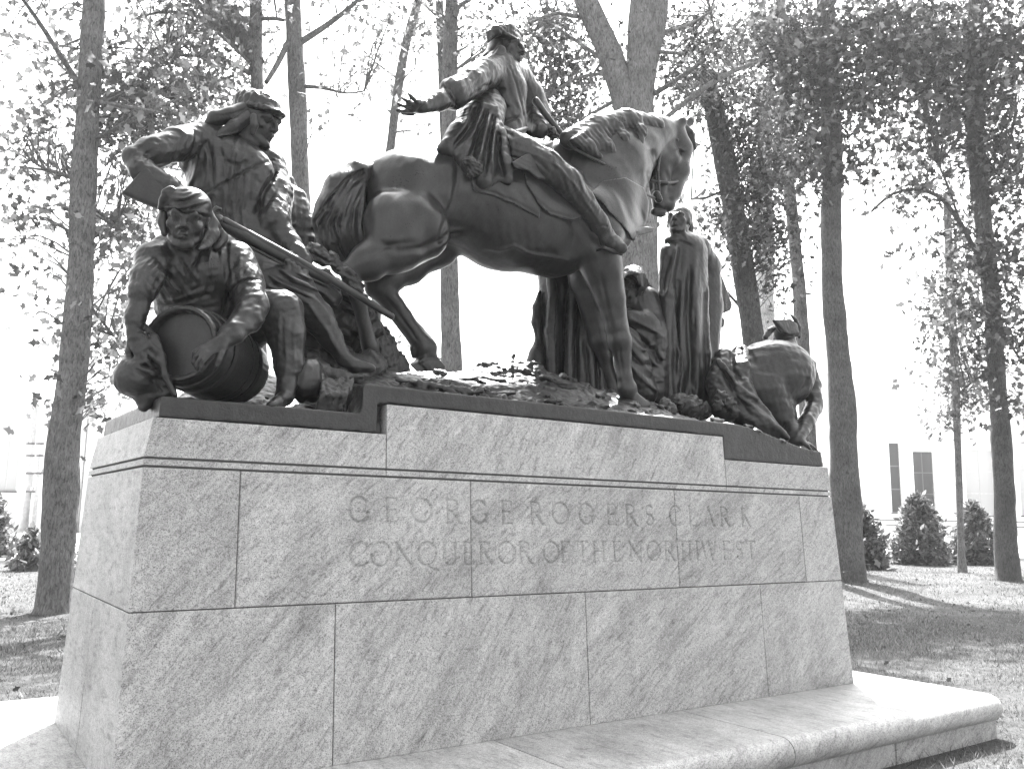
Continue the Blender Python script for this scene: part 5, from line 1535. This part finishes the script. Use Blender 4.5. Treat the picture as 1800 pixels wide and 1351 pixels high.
tree('sapling', 'thin young tree with drooping foliage left of the dark right edge trunk', [(1690, 975, 6), (1686, 860, 5.5), (1682, 740, 6), (1678, 640, 7), (1672, 540, 7), (1668, 440, 7), (1664, 340, 6)], 27,
     [[(1676, 620, 2), (1660, 560, 1.6)], [(1680, 700, 2), (1708, 720, 1.6)], [(1679, 690, 2), (1664, 735, 1.5)]],
     [(1672, 560, 30, 60, 18), (1690, 700, 35, 40, 16), (1664, 640, 22, 40, 10), (1660, 480, 30, 30, 8), (1672, 735, 14, 20, 4)], leaf=.15, per=13, cr=.30, lmat=MAT_LEAF_DARK)

# ---------------------------------------------------------------- shrubs
def shrub(label, px, py, wpx, hpx, n, name='conical_shrub', group='shrubs along the far edge of the lawn', lm=None, leaf=.23):
    n = int(n*1.25)
    b0 = atz(px, py, GZ); h = float((b0-CAM) @ HF); sc = h/FPX
    W, H = wpx*sc, hpx*sc
    root = empty(name, tuple(b0)); tag(root, label, 'shrub', group)
    st = []
    for q in range(9):
        a = NPR.rand()*6.28
        st.append([(b0+(0, 0, -.05), .03), (b0+np.array([math.cos(a)*W*.25, math.sin(a)*W*.25, H*.4]), .02), (b0+np.array([math.cos(a)*W*.35*NPR.rand(), math.sin(a)*W*.35*NPR.rand(), H*.85]), .008)])
    link('stems', tube_mesh(st, 6, .04, .3), MAT_BARK_DARK, root)
    z = NPR.rand(n)**1.25; a = NPR.rand(n)*6.28
    prof_ = (1-z)**.62*(.75+.25*np.minimum(z*6, 1))
    lump = 1+.22*np.sin(a*3+z*7)+.15*np.sin(a*5-z*11)
    r = W*.5*prof_*lump*np.sqrt(NPR.rand(n))**.6
    C = b0+np.stack([r*np.cos(a), r*np.sin(a), z*H], -1)+NPR.randn(n, 3)*.07
    f = link('foliage', leaves_mesh(C, leaf, 'spear', -.4), lm or MAT_LEAF_SHRUB, root); f['kind'] = 'stuff'
shrub('rounded shrub half hidden behind the pedestal\'s right end by the tall trunk', 1512, 1000, 105, 105, 2600)
shrub('middle cone shaped shrub standing clear in front of the dark window', 1618, 992, 105, 115, 3000)
shrub('broad cone shrub between the thin sapling and the right edge trunk', 1716, 990, 95, 100, 2600)
shrub('dark shrub cut by the left edge of the picture', -26, 985, 90, 110, 2000)
shrub('low straggling shrub behind the large left trunk', 55, 1000, 80, 60, 420, 'low_shrub', lm=MAT_LEAF_GLARE)
shrub('leafy shoot springing from the left trunk\'s foot beside the pedestal', 124, 1040, 34, 80, 110, 'low_shrub', leaf=.13, lm=MAT_LEAF_GLARE)

# ---------------------------------------------------------------- grass, as far as blades can be told apart
def blades(n, xr, yr, keep, hmin, hmax, wd):
    x = NPR.uniform(*xr, n*3); y = NPR.uniform(*yr, n*3)
    m = keep(x, y); x, y = x[m][:n], y[m][:n]; n = len(x)
    pat = .6+.4*np.sin(x*2.1+1.3*np.sin(y*1.7))*np.sin(y*2.6+x*.7)
    hgt = NPR.uniform(hmin, hmax, n)*np.clip(pat+.35, .35, 1.2)
    a = NPR.rand(n)*6.28; z = ground_z(x, y)-.005
    lean = NPR.randn(n, 2)*.55*hgt[:, None]
    w_ = wd*(.6+.8*NPR.rand(n))
    p0 = np.stack([x-np.cos(a)*w_, y-np.sin(a)*w_, z], -1); p1 = np.stack([x+np.cos(a)*w_, y+np.sin(a)*w_, z], -1)
    p2 = np.stack([x+lean[:, 0], y+lean[:, 1], z+hgt], -1)
    V = np.stack([p0, p1, p2], 1).reshape(-1, 3)
    return V, np.arange(n*3).reshape(-1, 3)
def off_bench(x, y): return ~((x > BX0+.06) & (x < BX1-.06) & (y > BY0+.06) & (y < BY1-.06))
def in_view(x, y):
    u, v = to_px(np.stack([x, y, np.full_like(x, GZ)], -1)); dp = (np.stack([x, y, np.full_like(x, GZ)], -1)-CAM) @ FW
    return (dp > .5) & (u > -500) & (u < 2300) & (v < 1700)
Vs, Fs, o = [], [], 0
for n, xr, yr, hm, hx, wd in ((90000, (3.0, 12), (-4.5, 8), .02, .055, .0032), (70000, (8, 30), (-3, 20), .03, .07, .006), (30000, (-5, 3), (1.5, 9), .02, .055, .004), (40000, (-8, 14), (6, 22), .03, .07, .007)):
    V, F = blades(n, xr, yr, lambda x, y: off_bench(x, y) & in_view(x, y), hm, hx, wd)
    Vs.append(V); Fs.append(F+o); o += len(V)
gr = link('grass', mesh_np('grass', np.concatenate(Vs), np.concatenate(Fs), False), leafmat('grass blade', .13, .35))
tag(gr, 'short mown grass on the lawn round the monument', 'grass', kind='stuff')
# fallen leaves
n = 1500
x = NPR.uniform(-6, 26, n*3); y = NPR.uniform(-3, 20, n*3); mk = off_bench(x, y) & in_view(x, y)
C = np.stack([x, y, ground_z(x, y)+.03], -1)[mk][:n]
lt = link('fallen_leaves', leaves_mesh(C, .065, 'lobe', 0), MAT_LEAF)
tag(lt, 'scattered fallen leaves lying in the grass', 'leaves', kind='stuff')

# ================================================================ BUILDINGS beyond the lawn
MAT_WALL = flat('white rendered wall', .85)
MAT_WALL2 = flat('pale grey panel', .5)
MAT_FRAME = flat('window frame', .12)
m, nt, b = mat_new('dark glass'); b.inputs['Base Color'].default_value = (.03, .03, .03, 1); b.inputs['Roughness'].default_value = .12
MAT_GLASS = m
m, nt, b = mat_new('pale pane'); b.inputs['Base Color'].default_value = (.42, .42, .42, 1); b.inputs['Roughness'].default_value = .5  # sky reflection painted into right windows' colour; also the left panel's own grey
MAT_PALE_PANE = m
def local_box(name, mat, parent, O, ax, x0, x1, y0, y1, z0, z1, bev=0.0):
    """box in a facade frame: O origin, ax along the facade, depth away from the viewer"""
    ax = np.array(ax); dp_ = np.array([-ax[1], ax[0], 0.0])
    if dp_ @ HF < 0: dp_ = -dp_
    bm = bmesh.new()
    v = []
    for (a, d, z) in ((x0,y0,z0),(x1,y0,z0),(x1,y1,z0),(x0,y1,z0),(x0,y0,z1),(x1,y0,z1),(x1,y1,z1),(x0,y1,z1)):
        v.append(bm.verts.new(O+ax*a+dp_*d+np.array([0, 0, z])))
    for f in ((0,3,2,1),(4,5,6,7),(0,1,5,4),(1,2,6,5),(2,3,7,6),(3,0,4,7)): bm.faces.new([v[i] for i in f])
    bmesh.ops.recalc_face_normals(bm, faces=bm.faces)
    if bev: bmesh.ops.bevel(bm, geom=list(bm.edges), offset=bev, segments=1, affect='EDGES')
    return from_bm(name, bm, mat, parent)
def facade(label, h, x0, x1, ytop, ybase, windows, depth_=14, name='public_building', extra=None):
    ax = _r.copy(); O = CAM+HF*h; O[2] = 0
    def loc(px, py):
        p = ath(px, py, h)-O; return float(p @ ax), float(p[2])
    a0, z1 = loc(x0, ytop); a1, _ = loc(x1, ytop); _, z0 = loc((x0+x1)/2, ybase)
    mid = O+ax*(a0+a1)/2
    root = empty(name, (mid[0], mid[1], z0)); tag(root, label, 'building')
    # wall built as strips round the openings, so that the windows are really recessed
    W = sorted([(loc(w[0], w[2])[0], loc(w[1], w[2])[0], loc(w[0], w[3])[1], loc(w[0], w[2])[1], w[4]) for w in windows])
    cuts = [a0]
    for w in W: cuts += [w[0], w[1]]
    cuts.append(a1)
    zb = GZ-.3
    for i in range(0, len(cuts), 2):
        if cuts[i+1]-cuts[i] > .02: local_box('wall', MAT_WALL, root, O, ax, cuts[i], cuts[i+1], 0, .4, zb, z1)
    for (wa, wb, wz0, wz1, kind) in W:
        local_box('wall', MAT_WALL, root, O, ax, wa, wb, 0, .4, zb, wz0)
        if z1-wz1 > .02: local_box('wall', MAT_WALL, root, O, ax, wa, wb, 0, .4, wz1, z1)
        fr_ = local_box('window', MAT_WALL2 if kind else MAT_FRAME, root, O, ax, wa, wb, .30, .40, wz0, wz1)
        nx_ = 1 if wb-wa < 1.4 else 2
        nz_ = max(1, int(round((wz1-wz0)/1.9)))
        for ix in range(nx_):
            for iz in range(nz_):
                ca, cb = wa+(wb-wa)*ix/nx_+.05, wa+(wb-wa)*(ix+1)/nx_-.05
                za, zc = wz0+(wz1-wz0)*iz/nz_+.05, wz0+(wz1-wz0)*(iz+1)/nz_-.05
                local_box('pane', MAT_PALE_PANE if kind else MAT_GLASS, fr_, O, ax, ca, cb, .27, .31, za, zc).matrix_parent_inverse = Matrix.Identity(4)
        local_box('sill', MAT_FRAME, root, O, ax, wa-.08, wb+.08, -.12, .1, wz0-.12, wz0-.005)
    local_box('wall', MAT_WALL, root, O, ax, a0, a1, .45, depth_, zb, z1-.02)
    local_box('cornice', MAT_WALL, root, O, ax, a0-.1, a1+.1, -.12, depth_, z1+.003, z1+.3)
    if extra: extra(root, O, ax, loc)
    return root
facade('large white building with tall dark windows behind the right hand shrubs', 74, 1500, 1990, 640, 905,
       [(1562, 1581, 778, 900, 0), (1604, 1640, 793, 905, 0), (1694, 1745, 790, 905, 1), (1781, 1815, 700, 905, 1), (1850, 1886, 790, 905, 0), (1920, 1956, 790, 905, 0)])
def ex_left(root, O, ax, loc):
    for x in (148, 156):
        a, _ = loc(x, 800); local_box('pilaster', MAT_WALL2, root, O, ax, a-.09, a+.09, -.25, -.004, GZ-.3, loc(x, 690)[1])
facade('pale building with a grey panel and small windows behind the left trunk', 58, -160, 172, 705, 885,
       [(-4, 40, 742, 862, 1), (50, 60, 772, 778, 0), (68, 76, 772, 778, 0), (50, 60, 792, 799, 0), (68, 76, 792, 799, 0), (50, 60, 823, 830, 0), (66, 76, 823, 830, 0), (50, 60, 856, 862, 0), (-60, -20, 742, 862, 1)], name='apartment_block', extra=ex_left)
MAT_PAVE = flat('pale concrete paving', .55)
for nm, (ha, hb, la, lb) in (('pavement', (37, 73, 12, 75)), ('pavement', (24, 57, -45, -9))):
    o_ = local_box(nm, MAT_PAVE, None, CAM+HF*ha-np.array([0, 0, CAM[2]]), _r, la, lb, 0, hb-ha, GZ-.2, GZ+.10, .02)
    tag(o_, kind='structure')
# terrace wall with coping and railing in front of the right building
O = CAM+HF*52; O[2] = 0
tw = empty('retaining_wall', tuple(O+_r*30+np.array([0, 0, GZ]))); tag(tw, 'low white terrace wall with railing beyond the right hand shrubs', 'wall')
a0 = float((ath(1380, 930, 52)-O) @ _r); a1 = float((ath(2100, 930, 52)-O) @ _r)
zt = float(ath(1600, 938, 52)[2])
local_box('wall', MAT_WALL, tw, O, _r, a0, a1, 0, .5, GZ-.3, zt)
local_box('coping', MAT_WALL2, tw, O, _r, a0, a1, -.08, .58, zt+.003, zt+.14)
zr = float(ath(1600, 914, 52)[2])
for z in (zr, zt+.14+(zr-zt)*.45): local_box('rail', MAT_FRAME, tw, O, _r, a0, a1, .18, .25, z-.035, z+.035)
for q in range(14):
    a = a0+(a1-a0)*q/13
    local_box('rail_post', MAT_FRAME, tw, O, _r, a-.04, a+.04, .175, .255, zt+.14, zr+.03)

# ================================================================ HAZE: thin volume added to imitate glare over distant things
bm = bmesh.new()
add_box(bm, -130, 170, -70, 180, -1.2, 26)
m = bpy.data.materials.new('glare haze'); m.use_nodes = True
nt = m.node_tree; nt.nodes.clear()
o_ = nt.nodes.new('ShaderNodeOutputMaterial'); vp = nt.nodes.new('ShaderNodeVolumePrincipled')
vp.inputs['Color'].default_value = (.95, .95, .95, 1); vp.inputs['Density'].default_value = HAZE; vp.inputs['Anisotropy'].default_value = .35
nt.links.new(vp.outputs[0], o_.inputs['Volume'])
bmesh.ops.recalc_face_normals(bm, faces=bm.faces)
hz = from_bm('haze', bm, m); tag(hz, 'thin haze volume added to imitate glare round the monument', 'haze', kind='stuff')
